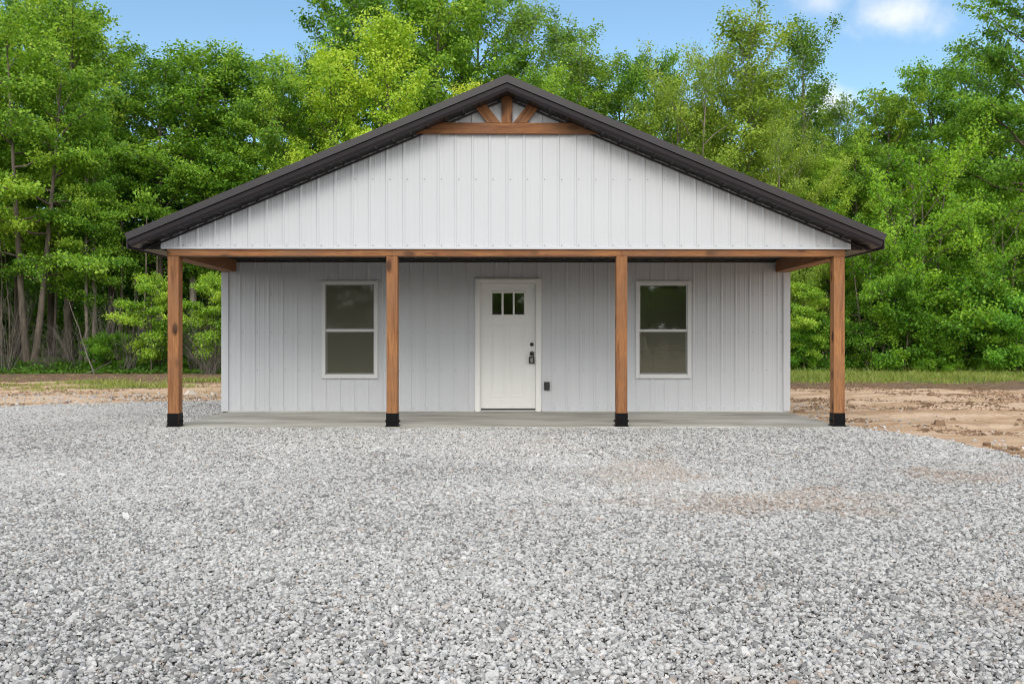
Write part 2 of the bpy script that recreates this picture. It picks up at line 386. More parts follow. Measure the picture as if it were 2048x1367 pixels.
# ------------------------------------------------------------------ gravel: crushed stones
def stones(P, size, rng, flat=(0.42, 0.72)):
    n = len(P)
    cube = np.array([(x, y, z) for z in (-1, 1) for y in (-1, 1) for x in (-1, 1)], float) * 0.5
    V = cube[None] * np.array([1, 1, 1])[None, None] + rng.uniform(-0.24, 0.24, (n, 8, 3))
    V[:, 4:, :2] *= rng.uniform(0.35, 0.95, (n, 1, 2))           # taper to an edge
    S = np.stack([size * rng.uniform(0.8, 1.5, n), size * rng.uniform(0.6, 1.0, n), size * rng.uniform(*flat, n)], 1)
    V *= S[:, None, :]
    def rot(V, a, i, j):
        c, s = np.cos(a)[:, None], np.sin(a)[:, None]; vi = V[:, :, i] * c - V[:, :, j] * s; vj = V[:, :, i] * s + V[:, :, j] * c
        V[:, :, i] = vi; V[:, :, j] = vj
    rot(V, rng.normal(0, 0.30, n), 1, 2); rot(V, rng.normal(0, 0.30, n), 0, 2); rot(V, rng.uniform(0, 6.283, n), 0, 1)
    V += P[:, None, :]
    f = np.array([(0, 2, 3, 1), (4, 5, 7, 6), (0, 1, 5, 4), (2, 6, 7, 3), (0, 4, 6, 2), (1, 3, 7, 5)])
    F = f[None] + (np.arange(n) * 8)[:, None, None]
    return V.reshape(-1, 3), F.reshape(-1, 4)
rg = np.random.default_rng(5)
def scatter(x0, x1, y0, y1, dens):
    n = int((x1 - x0) * (y1 - y0) * dens); return rg.uniform(x0, x1, n), rg.uniform(y0, y1, n)
gx, gy, gs = [], [], []
for (a, b, dens, sz) in ((0.6, 5.5, 6000, 0.0152), (5.5, 8.5, 4600, 0.0166), (8.5, 17.6, 2500, 0.0190)):
    st_ = dens ** -0.5; X_, Y_ = np.meshgrid(np.arange(-14, 5.7, st_), np.arange(a, b, st_)); x, y = X_.ravel(), Y_.ravel()
    x = x + rg.uniform(-0.55, 0.55, len(x)) * st_; y = y + rg.uniform(-0.55, 0.55, len(y)) * st_
    g, _, _ = zones(x, y)
    k = (np.abs(x) < 0.60 * y + 2.3) & (rg.uniform(0, 1, len(x)) < g ** 1.5) & ~((np.abs(x - HX) < np.where(y > 14.0, 4.62, 4.485)) & (y > 11.545))
    x, y = x[k], y[k]; gx.append(x); gy.append(y); gs.append(sz * np.exp(rg.normal(0, 0.27, len(x))))
# loose stones strewn over the soil beside the pad
x, y = scatter(4.6, 7.5, 6, 16, 60); g, _, _ = zones(x, y); k = (g < 0.5) & (rg.uniform(0, 1, len(x)) < np.exp(-(x - 4.9) / 0.55))
gx.append(x[k]); gy.append(y[k]); gs.append(0.028 * np.exp(rg.normal(0, 0.3, k.sum())))
x, y = scatter(-12, -4.6, 14, 19, 160); g, _, _ = zones(x, y); k = (g < 0.5) & (rg.uniform(0, 1, len(x)) < 0.3)
gx.append(x[k]); gy.append(y[k]); gs.append(0.03 * np.exp(rg.normal(0, 0.3, k.sum())))
gx, gy, gs = map(np.concatenate, (gx, gy, gs))
big = rg.uniform(0, 1, len(gx)) < 0.003; gs = np.where(big, gs * 1.7, gs)
P = np.stack([gx, gy, ground_z(gx, gy) + rg.uniform(-0.006, 0.010, len(gx))], 1)
V, F = stones(P, gs, rg)
patch = sstep(0.56, 0.74, fbm(gx * 0.8, gy * 0.8, 77) + 0.12 * fbm(gx * 4, gy * 4, 78) - 0.06) * sstep(-1.0, 2.0, gx)
patch = np.maximum(patch, sstep(1.0, 0.2, np.hypot((gx - 1.55) / 0.75, (gy - 6.1) / 0.5) + 0.6 * (fbm(gx * 5, gy * 5, 79) - 0.5)) * 0.9)
sm_ = np.repeat(rg.uniform(0, 1, len(gx)) < 0.6, 6)
me = np_mesh('gravel', V, F, {'tint': np.repeat(np.clip(rg.uniform(0, 1, len(gx)) - 0.5 * (fbm(gx * 0.55 + 0.3 * gy, gy * 0.9, 81) - 0.5) - 0.12, 0, 1), 8), 'warm': np.repeat(np.clip(patch * rg.uniform(0, 1, len(gx)) + (rg.uniform(0, 1, len(gx)) < 0.035) * 0.75, 0, 1), 8)})
me.polygons.foreach_set('use_smooth', sm_)
def stone_mat():
    t = MT('crushed limestone', 0.85, 0.2); co = t.coord('Object'); n = t.noise(co, 60, 3)
    c = t.ramp(t.attr('tint'), [(0.0, (0.20, 0.20, 0.202)), (0.15, (0.40, 0.399, 0.397)), (0.6, (0.51, 0.508, 0.504)), (1.0, (0.65, 0.647, 0.64))])
    c = t.mix(t.math('MULTIPLY', t.attr('warm'), 0.75), c, (0.36, 0.255, 0.18))
    c = t.mix(t.rng(n, 0.35, 0.7, 0.0, 0.3), c, (0.28, 0.275, 0.27)); t.color(c); return t.m
tag(link('gravel', me, stone_mat()), 'pale grey crushed stone spread over the yard in front of the porch', 'gravel', kind='stuff')
# clods of soil
x, y = scatter(4.7, 15, 8, 24, 420); x2, y2 = scatter(-15, -4.7, 15, 30, 160); x = np.concatenate([x, x2]); y = np.concatenate([y, y2])
g, gr, _ = zones(x, y); k = (g < 0.2) & (gr < 0.5) & (fbm(x * 1.2, y * 1.2, 44) + 0.25 * fbm(x * 5, y * 5, 45) > 0.69); x, y = x[k], y[k]
V, F = stones(np.stack([x, y, ground_z(x, y)], 1), 0.016 * np.exp(rg.normal(0, 0.55, len(x))), rg, (0.5, 0.9))
plain('clod soil', (0.30, 0.20, 0.13), 0.95, 0.1, var=0.3, vs=3)
tag(link('dirt_clods', np_mesh('dirt_clods', V, F), M['clod soil']), 'small brown clods lying over the bare tan soil', 'dirt clods', kind='stuff')

# ------------------------------------------------------------------ the house
house = tag(empty('house', (HX, HY, 0)), 'white metal sided house with brown gable roof and timber post porch', 'house')
HW, PD, HD = 4.575, 2.46, 11.6            # half width, porch depth, rear wall
SL = 0.4167
PK = 4.394                                # soffit height at the ridge (front)
def sof(x): return PK - SL * abs(x)
RIB = 0.2286
def rib_profile(x0, x1, phase=0.0, extra=()):
    """(x, height) points of a ribbed metal panel between x0 and x1"""
    pts = []
    for k in range(int((x0 - phase) / RIB) - 2, int((x1 - phase) / RIB) + 3):
        c = phase + k * RIB
        pts += [(c - 0.022, 0), (c - 0.009, 0.011), (c + 0.009, 0.011), (c + 0.022, 0)]
        for m_ in (0.0762, 0.1524): pts += [(c + m_ - 0.011, 0), (c + m_ - 0.004, 0.002), (c + m_ + 0.004, 0.002), (c + m_ + 0.011, 0)]
    px_, ph_ = zip(*pts)
    add = [x for x in (x0, x1, *extra)]
    allx = sorted(set([p for p in px_ if x0 < p < x1] + add))
    return [(x, float(np.interp(x, px_, ph_))) for x in allx]
def screw_row(mb, xs_, y, zf):
    mb.alt = M['screw washer']; mb.now = True
    for x in xs_:
        z = zf(x) if callable(zf) else zf
        if z is None: continue
        mb.cyl((x, y - 0.001, z), 'y', 0.009, -0.003, 8); mb.cyl((x, y - 0.004, z), 'y', 0.0065, -0.006, 6)
    mb.now = False
def ribs_x(x0, x1, phase): return [phase + k * RIB for k in range(-60, 61) if x0 + 0.03 < phase + k * RIB < x1 - 0.03]
# front wall under the porch, with openings
WIN = [(-2.945, -2.105, 0.575, 2.075), (2.118, 2.950, 0.575, 2.075)]
DOOR = (-0.455, 0.505, 0.0, 2.095)
OPEN = WIN + [DOOR]
mb = MB(); pr = rib_profile(-HW, HW, 0.05, [q for o in OPEN for q in o[:2]])
ZT = 2.437
for (xa, ha), (xb, hb) in zip(pr, pr[1:]):
    xm = (xa + xb) / 2; spans = [(0.012, ZT)]
    for o in OPEN:
        if o[0] < xm < o[1]:
            spans = [(a, b) for a, b in ((0.012, o[2]), (o[3], ZT)) if b > a]
    for a, b in spans:
        mb.add([(xa, PD - ha, a), (xb, PD - hb, a), (xb, PD - hb, b), (xa, PD - ha, b)], [(0, 1, 2, 3)])
for z in (0.05, 0.665, 1.27, 1.885):
    ok = lambda x: not any(o[0] - 0.08 < x < o[1] + 0.08 and o[2] - 0.06 < z < o[3] + 0.06 for o in OPEN)
    screw_row(mb, [q + 0.045 for q in ribs_x(-HW + 0.1, HW - 0.1, 0.05) if ok(q + 0.045)], PD, z)
mb.build('front_wall', M['white metal'], house)
# trims on the front wall
for s in (-1, 1):
    MB().box(*(sorted((s * (HW + 0.012), s * (HW - 0.10)))), PD - 0.026, PD + 0.0, 0.004, 2.247).build('corner_trim', M['white metal'], house, 0.003)
bt = MB()
for a, b in ((-HW + 0.102, -0.520), (0.572, HW - 0.102)): bt.box(a, b, PD - 0.030, PD, -0.004, 0.010)
bt.build('base_trim', M['white trim'], house)
tt = MB().box(-HW + 0.235, HW - 0.235, PD - 0.035, PD - 0.021, 2.402, 2.428)
tt.build('ceiling_trim', M['brown soffit'], house)
# gable siding
mb = MB(); pr = rib_profile(-HW, HW, 0.0, (0.0,)); GZ = 2.372
for (xa, ha), (xb, hb) in zip(pr, pr[1:]):
    mb.add([(xa, -ha, GZ), (xb, -hb, GZ), (xb, -hb, sof(xb) + 0.01), (xa, -ha, sof(xa) + 0.01)], [(0, 1, 2, 3)])
screw_row(mb, [q + 0.045 for q in ribs_x(-HW, HW, 0)], 0, 2.41)
screw_row(mb, [q + 0.045 for q in ribs_x(-2.5, 2.5, 0)], 0, 3.29)
mb.build('gable_siding', M['white metal'], house)
gt = MB().box(-HW - 0.012, HW + 0.012, -0.030, 0.004, GZ - 0.012, GZ + 0.012)
for s in (-1, 1): gt.box(*sorted((s * (HW + 0.012), s * (HW - 0.035))), -0.028, 0.002, GZ + 0.0125, sof(HW) - 0.004)
gt.build('gable_trim', M['white metal'], house)
# side and rear walls; an unseen window is added on the right side to light the kitchen
SWY, SWZ = (PD + 0.4, PD + 1.95), (0.5, 2.2)
for s in (-1, 1):
    mb = MB(); pr = rib_profile(PD + 0.03, HD, 0.1, SWY)
    for (ya, ha), (yb, hb) in zip(pr, pr[1:]):
        sp = [(0.0, SWZ[0]), (SWZ[1], 2.44)] if s > 0 and SWY[0] < (ya + yb) / 2 < SWY[1] else [(0.0, 2.44)]
        for za, zb_ in sp:
            mb.add([(s * (HW + ha), ya, za), (s * (HW + hb), yb, za), (s * (HW + hb), yb, zb_), (s * (HW + ha), ya, zb_)], [(0, 1, 2, 3) if s > 0 else (3, 2, 1, 0)])
    mb.build('side_wall', M['white metal'], house)
mb = MB(); pr = rib_profile(-HW, HW, 0.0, (0.0,))
for (xa, ha), (xb, hb) in zip(pr, pr[1:]):
    mb.add([(xa, HD + ha, 0), (xb, HD + hb, 0), (xb, HD + hb, sof(xb)), (xa, HD + ha, sof(xa))], [(3, 2, 1, 0)])
mb.build('rear_wall', M['white metal'], house)
# roof
EX, FY, RY = 4.915, -0.315, HD + 0.3      # eave half width, front rake plane, rear rake plane
TOPK = 4.558
def top(x): return TOPK - SL * abs(x)
roof = MB()
pr = rib_profile(FY, RY, 0.02)
for s in (-1, 1):
    for (ya, ha), (yb, hb) in zip(pr, pr[1:]):
        q = [(0, ya, TOPK + ha), (0, yb, TOPK + hb), (s * EX, yb, top(EX) + hb), (s * EX, ya, top(EX) + ha)]
        roof.add(q, [(0, 1, 2, 3) if s < 0 else (3, 2, 1, 0)])
roof = roof.build('roof', M['brown metal'], house)
rc = MB()
for s in (-1, 1):
    pts = [(0, TOPK + 0.028), (s * 0.17, TOPK + 0.027 - SL * 0.17), (s * 0.17, TOPK + 0.022 - SL * 0.17), (0, TOPK + 0.022)]
    rc.prism_y(pts if s < 0 else pts[::-1], FY - 0.022, RY + 0.02)
rc.build('ridge_cap', M['brown metal'], roof)
# rake fascia: two bands with a groove between
for yy, d in ((FY, -1), (RY, 1)):
    for s in (-1, 1):
        f = MB()
        def band(z0, z1, th, e0, e1):
            pts = [(0, PK + z0), (s * e0, PK + z0 - SL * e0), (s * e1, PK + z1 - SL * e1), (0, PK + z1)]
            f.prism_y(pts if s > 0 else pts[::-1], *sorted((yy, yy + d * th)))
        e0, e1 = EX - 0.055, EX - 0.03
        zz = [(0, -0.016, 0.0, e0), (1, 0.020, 0.024, e0), (2, 0.030, 0.012, e1), (3, 0.072, 0.020, e1)]
        v = []
        for _, z_, th_, e_ in zz: v += [(0, yy + d * th_, PK + z_), (s * e_, yy + d * th_, PK + z_ - SL * e_)]
        v += [(0, yy - d * 0.004, PK - 0.016), (s * e0, yy - d * 0.004, PK - 0.016 - SL * e0), (0, yy - d * 0.004, PK + 0.072), (s * e1, yy - d * 0.004, PK + 0.072 - SL * e1)]
        f.add(v, [(0, 1, 3, 2), (2, 3, 5, 4), (4, 5, 7, 6), (8, 9, 1, 0), (6, 7, 11, 10), (1, 9, 11, 7, 5, 3)])
        band(0.072, 0.088, 0.004, EX - 0.03, EX - 0.025)
        band(0.088, 0.184, 0.036, EX - 0.02, EX + 0.012)
        f.build('rake_fascia', M['brown metal'], house)
        # narrow return on the lower band, catching the light
# rake soffit with cross ribs
for s in (-1, 1):
    mb = MB(); pr = rib_profile(0.0, EX - 0.04, 0.114)
    for (xa, ha), (xb, hb) in zip(pr, pr[1:]):
        q = [(s * xa, FY, sof(xa) - ha * 1.5), (s * xb, FY, sof(xb) - hb * 1.5), (s * xb, 0.0, sof(xb) - hb * 1.5), (s * xa, 0.0, sof(xa) - ha * 1.5)]
        mb.add(q, [(0, 1, 2, 3) if s < 0 else (3, 2, 1, 0)])
    # channel along the wall, hung a little below the panel
    a, b = 0.0, EX - 0.10
    pts = [(s * a, sof(a) - 0.054), (s * b, sof(b) - 0.054), (s * b, sof(b) - 0.031), (s * a, sof(a) - 0.031)]
    mb.prism_y(pts if s > 0 else pts[::-1], -0.048, -0.022)
    mb.build('rake_soffit', M['brown soffit'], house)
    # boxed eave: fascia along the side and level soffit below it
    ez = sof(EX) + 0.02
    MB().box(*sorted((s * EX, s * (EX - 0.012))), FY + 0.001, RY, ez - 0.03, top(EX) + 0.0).build('eave_fascia', M['brown metal'], house)
    eb = MB().box(*sorted((s * (HW + 0.022), s * (EX - 0.0125))), 0.0, HD, ez - 0.012, ez)
    pts = [(s * (HW + 0.013), ez), (s * (EX - 0.0125), ez), (s * (EX - 0.0125), sof(EX) + 0.03), (s * (HW + 0.013), sof(HW))]
    eb.prism_y(pts if s > 0 else pts[::-1], 0.001, 0.012)
    eb.build('eave_soffit', M['brown soffit'], house)
# porch ceiling
mb = MB(); pr = rib_profile(-HW + 0.235, HW - 0.235, 0.0)
for (xa, ha), (xb, hb) in zip(pr, pr[1:]):
    mb.add([(xa, 0.16, 2.452 - ha), (xb, 0.16, 2.452 - hb), (xb, PD, 2.452 - hb), (xa, PD, 2.452 - ha)], [(3, 2, 1, 0)])
mb.build('porch_ceiling', M['brown soffit'], house)
# timbers
PX = [-4.435, -1.530, 1.535, 4.445]; PW = 0.0735
BZ0, BZ1 = 2.268, 2.3595
segs = [(-4.515, PX[1] + 0.0), (PX[1] + 0.003, PX[2] + 0.0), (PX[2] + 0.003, 4.520)]
for a, b in segs:
    MB().box(a, b, -0.004, 0.150, BZ0, 2.44 if False else BZ1).build('header_beam', M['wood_x'], house, 0.005)
for s in (-1, 1):
    MB().box(*sorted((s * 4.345, s * 4.572)), 0.152, PD - 0.027, 2.250, 2.440).build('side_beam', M['wood_y'], house, 0.005)
for x in PX:
    p = MB().box(-PW, PW, 0.0, 2 * PW, 0.02, BZ0 - 0.002).build('post', M['wood_z'], house, 0.006, loc=(x, 0.0, 0.0))
    b = MB(); g = PW + 0.006
    b.box(-g, g, -0.007, 2 * PW + 0.006, 0.010, 0.024)
    for x0, x1, y0, y1 in ((-g, -PW - 0.001, 0.006, 2 * PW - 0.002), (PW + 0.001, g, 0.006, 2 * PW - 0.002), (-PW - 0.0005, PW + 0.0005, -0.007, -0.001), (-PW - 0.0005, PW + 0.0005, 2 * PW + 0.001, 2 * PW + 0.007)):
        b.box(x0, x1, y0, y1, 0.0245, 0.178)
    b.box(-g - 0.012, g + 0.012, -0.018, 2 * PW + 0.018, 0.001, 0.0095)
    for sx in (-1, 1):
        for yy in (0.045, 0.105):
            b.cyl((sx * g, yy, 0.070), 'x', 0.014, sx * 0.006, 10); b.cyl((sx * (g + 0.006), yy, 0.070), 'x', 0.010, sx * 0.014, 6)
    for xx in (-0.03, 0.03): b.cyl((xx, -0.007, 0.070), 'y', 0.010, -0.008, 6)
    b.build('post_base', M['black steel'], p)
# gable truss
yt0, yt1 = -0.062, -0.022
def tz(x): return sof(x) - 0.004
tb = MB(); z0, z1 = 3.885, 4.030
xa, xb = (PK - z0 - 0.004) / SL, (PK - z1 - 0.004) / SL
tb.prism_y([(-xa, z0), (xa, z0), (xb, z1), (-xb, z1)], yt0, yt1)
tie = tb.build('tie_beam', M['wood_x'], house, 0.003)
w = 0.0725
MB().prism_y([(-w, z1 + 0.002), (w, z1 + 0.002), (w, tz(w)), (0, tz(0)), (-w, tz(w))], yt0 + 0.003, yt1).build('king_post', M['wood_z'], tie, 0.003)
for s in (-1, 1):
    # brace: bottom on the tie beam, top cut to the rake
    bx0, bx1 = 0.085, 0.262; k = 0.80                     # dx per dz
    zt0 = z1 + 0.002
    def hit(x): return (tz(0) - zt0 - SL * x) / (1 + SL * k)   # rise until the rake
    h0, h1 = hit(bx0), hit(bx1)
    pts = [(s * bx0, zt0), (s * bx1, zt0), (s * (bx1 + k * h1), zt0 + h1), (s * (bx0 + k * h0), zt0 + h0)]
    o = MB(); ang = math.atan(k); c0 = ((bx0 + bx1) / 2 * s, zt0)
    def loc2(p):
        dx, dz = p[0] - c0[0], p[1] - c0[1]; ca, sa = math.cos(-s * ang), math.sin(-s * ang)
        return (dx * ca + dz * sa, -dx * sa + dz * ca)
    lp = [loc2(p) for p in (pts if s > 0 else pts[::-1])]
    o.prism_y(lp, yt0 + 0.001, yt1).build('brace', M['wood_z'], tie, 0.003, loc=(c0[0], 0, c0[1]), rot=(0, s * ang, 0))
# slab
sl = MB().box(-4.50, 4.50, -0.055, PD - 0.035, -0.13, 0.0)
sl.build('porch_slab', M['concrete'], house, 0.012)
# interior
fl = MB().box(-HW + 0.05, HW - 0.05, PD + 0.10, HD - 0.1, -0.05, 0.012); fl.build('interior_floor', plain('floor vinyl', (0.20, 0.15, 0.11), 0.5, 0.4), house)
iw = MB()
def wall_open(mb, y0, y1):
    xs_ = sorted({-HW + 0.03, HW - 0.03, *[q for o in OPEN for q in o[:2]]})
    for a, b in zip(xs_, xs_[1:]):
        m_ = (a + b) / 2; sp = [(0.013, 2.43)]
        for o in OPEN:
            if o[0] < m_ < o[1]: sp = [(p, q) for p, q in ((0.013, o[2]), (o[3], 2.43)) if q > p]
        for p, q in sp: mb.box(a, b, y0, y1, p, q)
wall_open(iw, PD + 0.012, PD + 0.14)
iw.box(-0.95, -0.85, PD + 0.141, PD + 4.2, 0.013, 2.43)
iw.box(-HW + 0.03, HW - 0.03, PD + 4.201, PD + 4.3, 0.013, 2.43)
iw.box(-HW + 0.03, -HW + 0.12, PD + 0.141, PD + 4.2, 0.013, 2.43)
for y0, y1, z0, z1 in ((PD + 0.141, SWY[0], 0.013, 2.43), (SWY[1], PD + 4.2, 0.013, 2.43), (SWY[0], SWY[1], 0.013, SWZ[0]), (SWY[0], SWY[1], SWZ[1], 2.43)): iw.box(HW - 0.12, HW - 0.03, y0, y1, z0, z1)
added_window = MB()
for y0, y1, z0, z1 in ((SWY[0] - 0.03, SWY[0] + 0.05, SWZ[0] - 0.03, SWZ[1] + 0.03), (SWY[1] - 0.05, SWY[1] + 0.03, SWZ[0] - 0.03, SWZ[1] + 0.03), (SWY[0] + 0.05, SWY[1] - 0.05, SWZ[0] - 0.03, SWZ[0] + 0.05), (SWY[0] + 0.05, SWY[1] - 0.05, SWZ[1] - 0.05, SWZ[1] + 0.03)): added_window.box(HW - 0.025, HW + 0.03, y0, y1, z0, z1)
added_window = added_window.build('window', M['white trim'], house, 0.004)  # added opening, out of view, letting daylight in to the cupboards
MB().box(HW - 0.004, HW + 0.002, SWY[0] + 0.05, SWY[1] - 0.05, SWZ[0] + 0.05, SWZ[1] - 0.05).build('pane', M['glass'], added_window)
iw.build('interior_wall', M['drywall'], house)
MB().box(-HW + 0.02, HW - 0.02, PD + 0.02, PD + 4.32, 2.4315, 2.449).build('interior_ceiling', M['drywall'], house)
# door
dx0, dx1, dz1 = -0.415, 0.465, 2.055
dy = PD + 0.035                                           # door face
door = MB()
lites = [(-0.231, -0.081), (-0.048, 0.101), (0.132, 0.282)]; lz0, lz1 = 1.568, 1.912
cuts_x = sorted({dx0, dx1, *[q for l_ in lites for q in l_]})
for a, b in zip(cuts_x, cuts_x[1:]):
    m_ = (a + b) / 2
    if any(l0 < m_ < l1 for l0, l1 in lites): door.box(a, b, dy, dy + 0.045, 0.045, lz0); door.box(a, b, dy, dy + 0.045, lz1, dz1)
    else: door.box(a, b, dy, dy + 0.045, 0.045, dz1)
# raised lite surround, shelf and two long recessed panels with moulded rims
for x0, x1, z0, z1 in ((-0.275, 0.326, 1.915, 1.945), (-0.275, 0.326, 1.530, 1.562), (-0.275, -0.240, 1.5625, 1.9145), (0.291, 0.326, 1.5625, 1.9145)):
    door.box(x0, x1, dy - 0.010, dy + 0.001, z0, z1)
for a, b in ((-0.262, 0.005), (0.046, 0.313)):
    z0, z1 = 0.235, 1.40; r_ = 0.022
    for q in ((a, b, z0, z0 + r_), (a, b, z1 - r_, z1), (a, a + r_, z0 + r_, z1 - r_), (b - r_, b, z0 + r_, z1 - r_)): door.box(q[0], q[1], dy - 0.006, dy + 0.001, q[2], q[3])
    door.box(a + 0.055, b - 0.055, dy - 0.005, dy + 0.001, z0 + 0.055, z1 - 0.055)
door = door.build('door', M['door paint'], house, 0.003)
fr = MB()
fr.box(-0.508, -0.4175, PD - 0.034, PD + 0.10, 0.0, 2.149); fr.box(0.4675, 0.560, PD - 0.034, PD + 0.10, 0.0, 2.149)
fr.box(-0.4173, 0.4673, PD - 0.034, PD + 0.10, 2.058, 2.149)
for q in ((-0.490, -0.440), (0.490, 0.542)): fr.box(q[0], q[1], PD - 0.044, PD - 0.0345, 0.0, 2.100)
fr.box(-0.490, 0.542, PD - 0.044, PD - 0.0345, 2.1005, 2.135)
fr.build('door_frame', M['door paint'], door, 0.004)
ga = MB()
for a, b in lites: ga.box(a, b, dy + 0.018, dy + 0.024, lz0, lz1)
ga.build('door_glass', M['glass'], door)
th = MB().box(-0.417, 0.467, PD - 0.050, PD + 0.09, 0.001, 0.022); th.build('threshold', M['aluminium'], door, 0.003)
MB().box(-0.415, 0.465, dy + 0.002, dy + 0.04, 0.0225, 0.0445).build('door_sweep', M['black hardware'], door)
db = MB(); db.cyl((0.409, dy, 1.082), 'y', 0.031, -0.012, 20); db.cyl((0.409, dy - 0.012, 1.082), 'y', 0.022, -0.014, 20, 0.018); db.build('deadbolt', M['black hardware'], door, 0.002)
kn = MB(); kn.cyl((0.409, dy, 0.938), 'y', 0.033, -0.010, 20); kn.cyl((0.409, dy - 0.010, 0.938), 'y', 0.013, -0.030, 14)
kn.cyl((0.409, dy - 0.040, 0.938), 'y', 0.020, -0.012, 20, 0.030); kn.cyl((0.409, dy - 0.052, 0.938), 'y', 0.030, -0.016, 20, 0.027); kn.cyl((0.409, dy - 0.068, 0.938), 'y', 0.027, -0.006, 20, 0.015)
kn.build('doorknob', M['black hardware'], door, 0, True)
# windows
def window(o, screen_low):
    x0, x1, z0, z1 = o; f = MB()
    X0, X1, Z0, Z1 = x0 - 0.030, x1 + 0.030, z0 - 0.032, z1 + 0.030
    F0, F1 = PD - 0.032, PD + 0.07; w_ = 0.058
    f.box(X0, X0 + w_, F0, F1, Z0, Z1); f.box(X1 - w_, X1, F0, F1, Z0, Z1); f.box(X0 + w_, X1 - w_, F0, F1, Z0, Z0 + w_); f.box(X0 + w_, X1 - w_, F0, F1, Z1 - w_, Z1)
    f.box(X0 - 0.008, X1 + 0.008, F0 + 0.010, F0 + 0.022, Z1 + 0.0005, Z1 + 0.010); f.box(X0 - 0.006, X1 + 0.006, F0 - 0.006, F0 + 0.02, Z0 - 0.010, Z0 - 0.0005)
    win = f.build('window', M['white trim'], house, 0.004)
    a, b, zb, zt = X0 + w_, X1 - w_, Z0 + w_, Z1 - w_; zm = 1.311
    def sash(name, q0, q1, y, rw):
        s_ = MB(); s_.box(a, a + rw, y, y + 0.03, q0, q1); s_.box(b - rw, b, y, y + 0.03, q0, q1); s_.box(a + rw, b - rw, y, y + 0.03, q0, q0 + rw); s_.box(a + rw, b - rw, y, y + 0.03, q1 - rw, q1)
        so = s_.build(name, M['white trim'], win, 0.002)
        MB().box(a + rw, b - rw, y + 0.012, y + 0.018, q0 + rw, q1 - rw).build('pane', M['glass'], win)
    sash('upper_sash', zm - 0.018, zt, F0 + 0.030, 0.016); sash('lower_sash', zb, zm + 0.018, F0 + 0.066, 0.020)
    MB().box(a, b, F0 + 0.014, F0 + 0.0295, zm - 0.018, zm + 0.014).build('meeting_rail', M['white trim'], win, 0.003)
    for q in (0.28, 0.72):
        lx = a + (b - a) * q; MB().box(lx - 0.03, lx + 0.03, F0 + 0.061, F0 + 0.085, zm + 0.0145, zm + 0.032).build('sash_lock', M['white trim'], win, 0.006)
    for p0, p1 in ([(zb, zm - 0.02)] if screen_low else [(zb, zm - 0.02), (zm + 0.016, zt)]):
     sc_ = MB(); y = F0 + 0.016; r_ = 0.014
     for q in ((a, b, p0, p0 + r_), (a, b, p1 - r_, p1), (a, a + r_, p0 + r_, p1 - r_), (b - r_, b, p0 + r_, p1 - r_)): sc_.box(q[0], q[1], y, y + 0.010, q[2], q[3])
     sf = sc_.build('screen_frame', plain('screen grey', (0.30, 0.30, 0.29), 0.5, 0.3), win)
     MB().add([(a + r_, y + 0.005, p0 + r_), (b - r_, y + 0.005, p0 + r_), (b - r_, y + 0.005, p1 - r_), (a + r_, y + 0.005, p1 - r_)], [(0, 1, 2, 3)]).build('insect_screen', M['screen'], win)
window(WIN[0], False); window(WIN[1], True)
# outlet cover on the wall beside the door
oc = MB(); oc.box(0.607, 0.695, PD - 0.034, PD - 0.0, 0.345, 0.478); oc.box(0.614, 0.688, PD - 0.052, PD - 0.0345, 0.352, 0.470)
oc.cyl((0.651, PD - 0.053, 0.444), 'y', 0.012, 0.004, 12); oc.box(0.622, 0.680, PD - 0.058, PD - 0.0525, 0.425, 0.433)
oc.build('outlet_cover', M['grey plastic'], house, 0.004)

# lockbox hanging from the doorknob
lb = tag(empty('lockbox', (HX + 0.404, HY + dy - 0.030, 0.775)), 'small black key lockbox hanging from the front doorknob', 'lockbox')
q = MB(); q.prism_y([(-0.044, 0.006), (-0.036, 0), (0.036, 0), (0.044, 0.006), (0.044, 0.095), (0.032, 0.112), (-0.032, 0.112), (-0.044, 0.095)], -0.028, 0.014); q.build('body', M['black hardware'], lb, 0.004)
q = MB(); q.box(-0.020, 0.022, -0.0305, -0.0285, 0.018, 0.088); q.build('face_plate', M['lockbox plate'], lb, 0.001)
q = MB()
for r_ in range(4):
    for c_ in range(2): q.cyl((-0.009 + 0.019 * c_, -0.031, 0.030 + 0.016 * r_), 'y', 0.005, -0.003, 8)
q.build('keypad', M['black hardware'], lb)
q = MB(); q.tube([(-0.024, 0.0, 0.108), (-0.024, 0.0, 0.150), (-0.018, 0, 0.175), (-0.006, 0, 0.190), (0.012, 0, 0.190), (0.024, 0, 0.175), (0.030, 0, 0.150), (0.030, 0, 0.108)], 0.0052, 8); q.build('shackle', M['black hardware'], lb, 0, True)

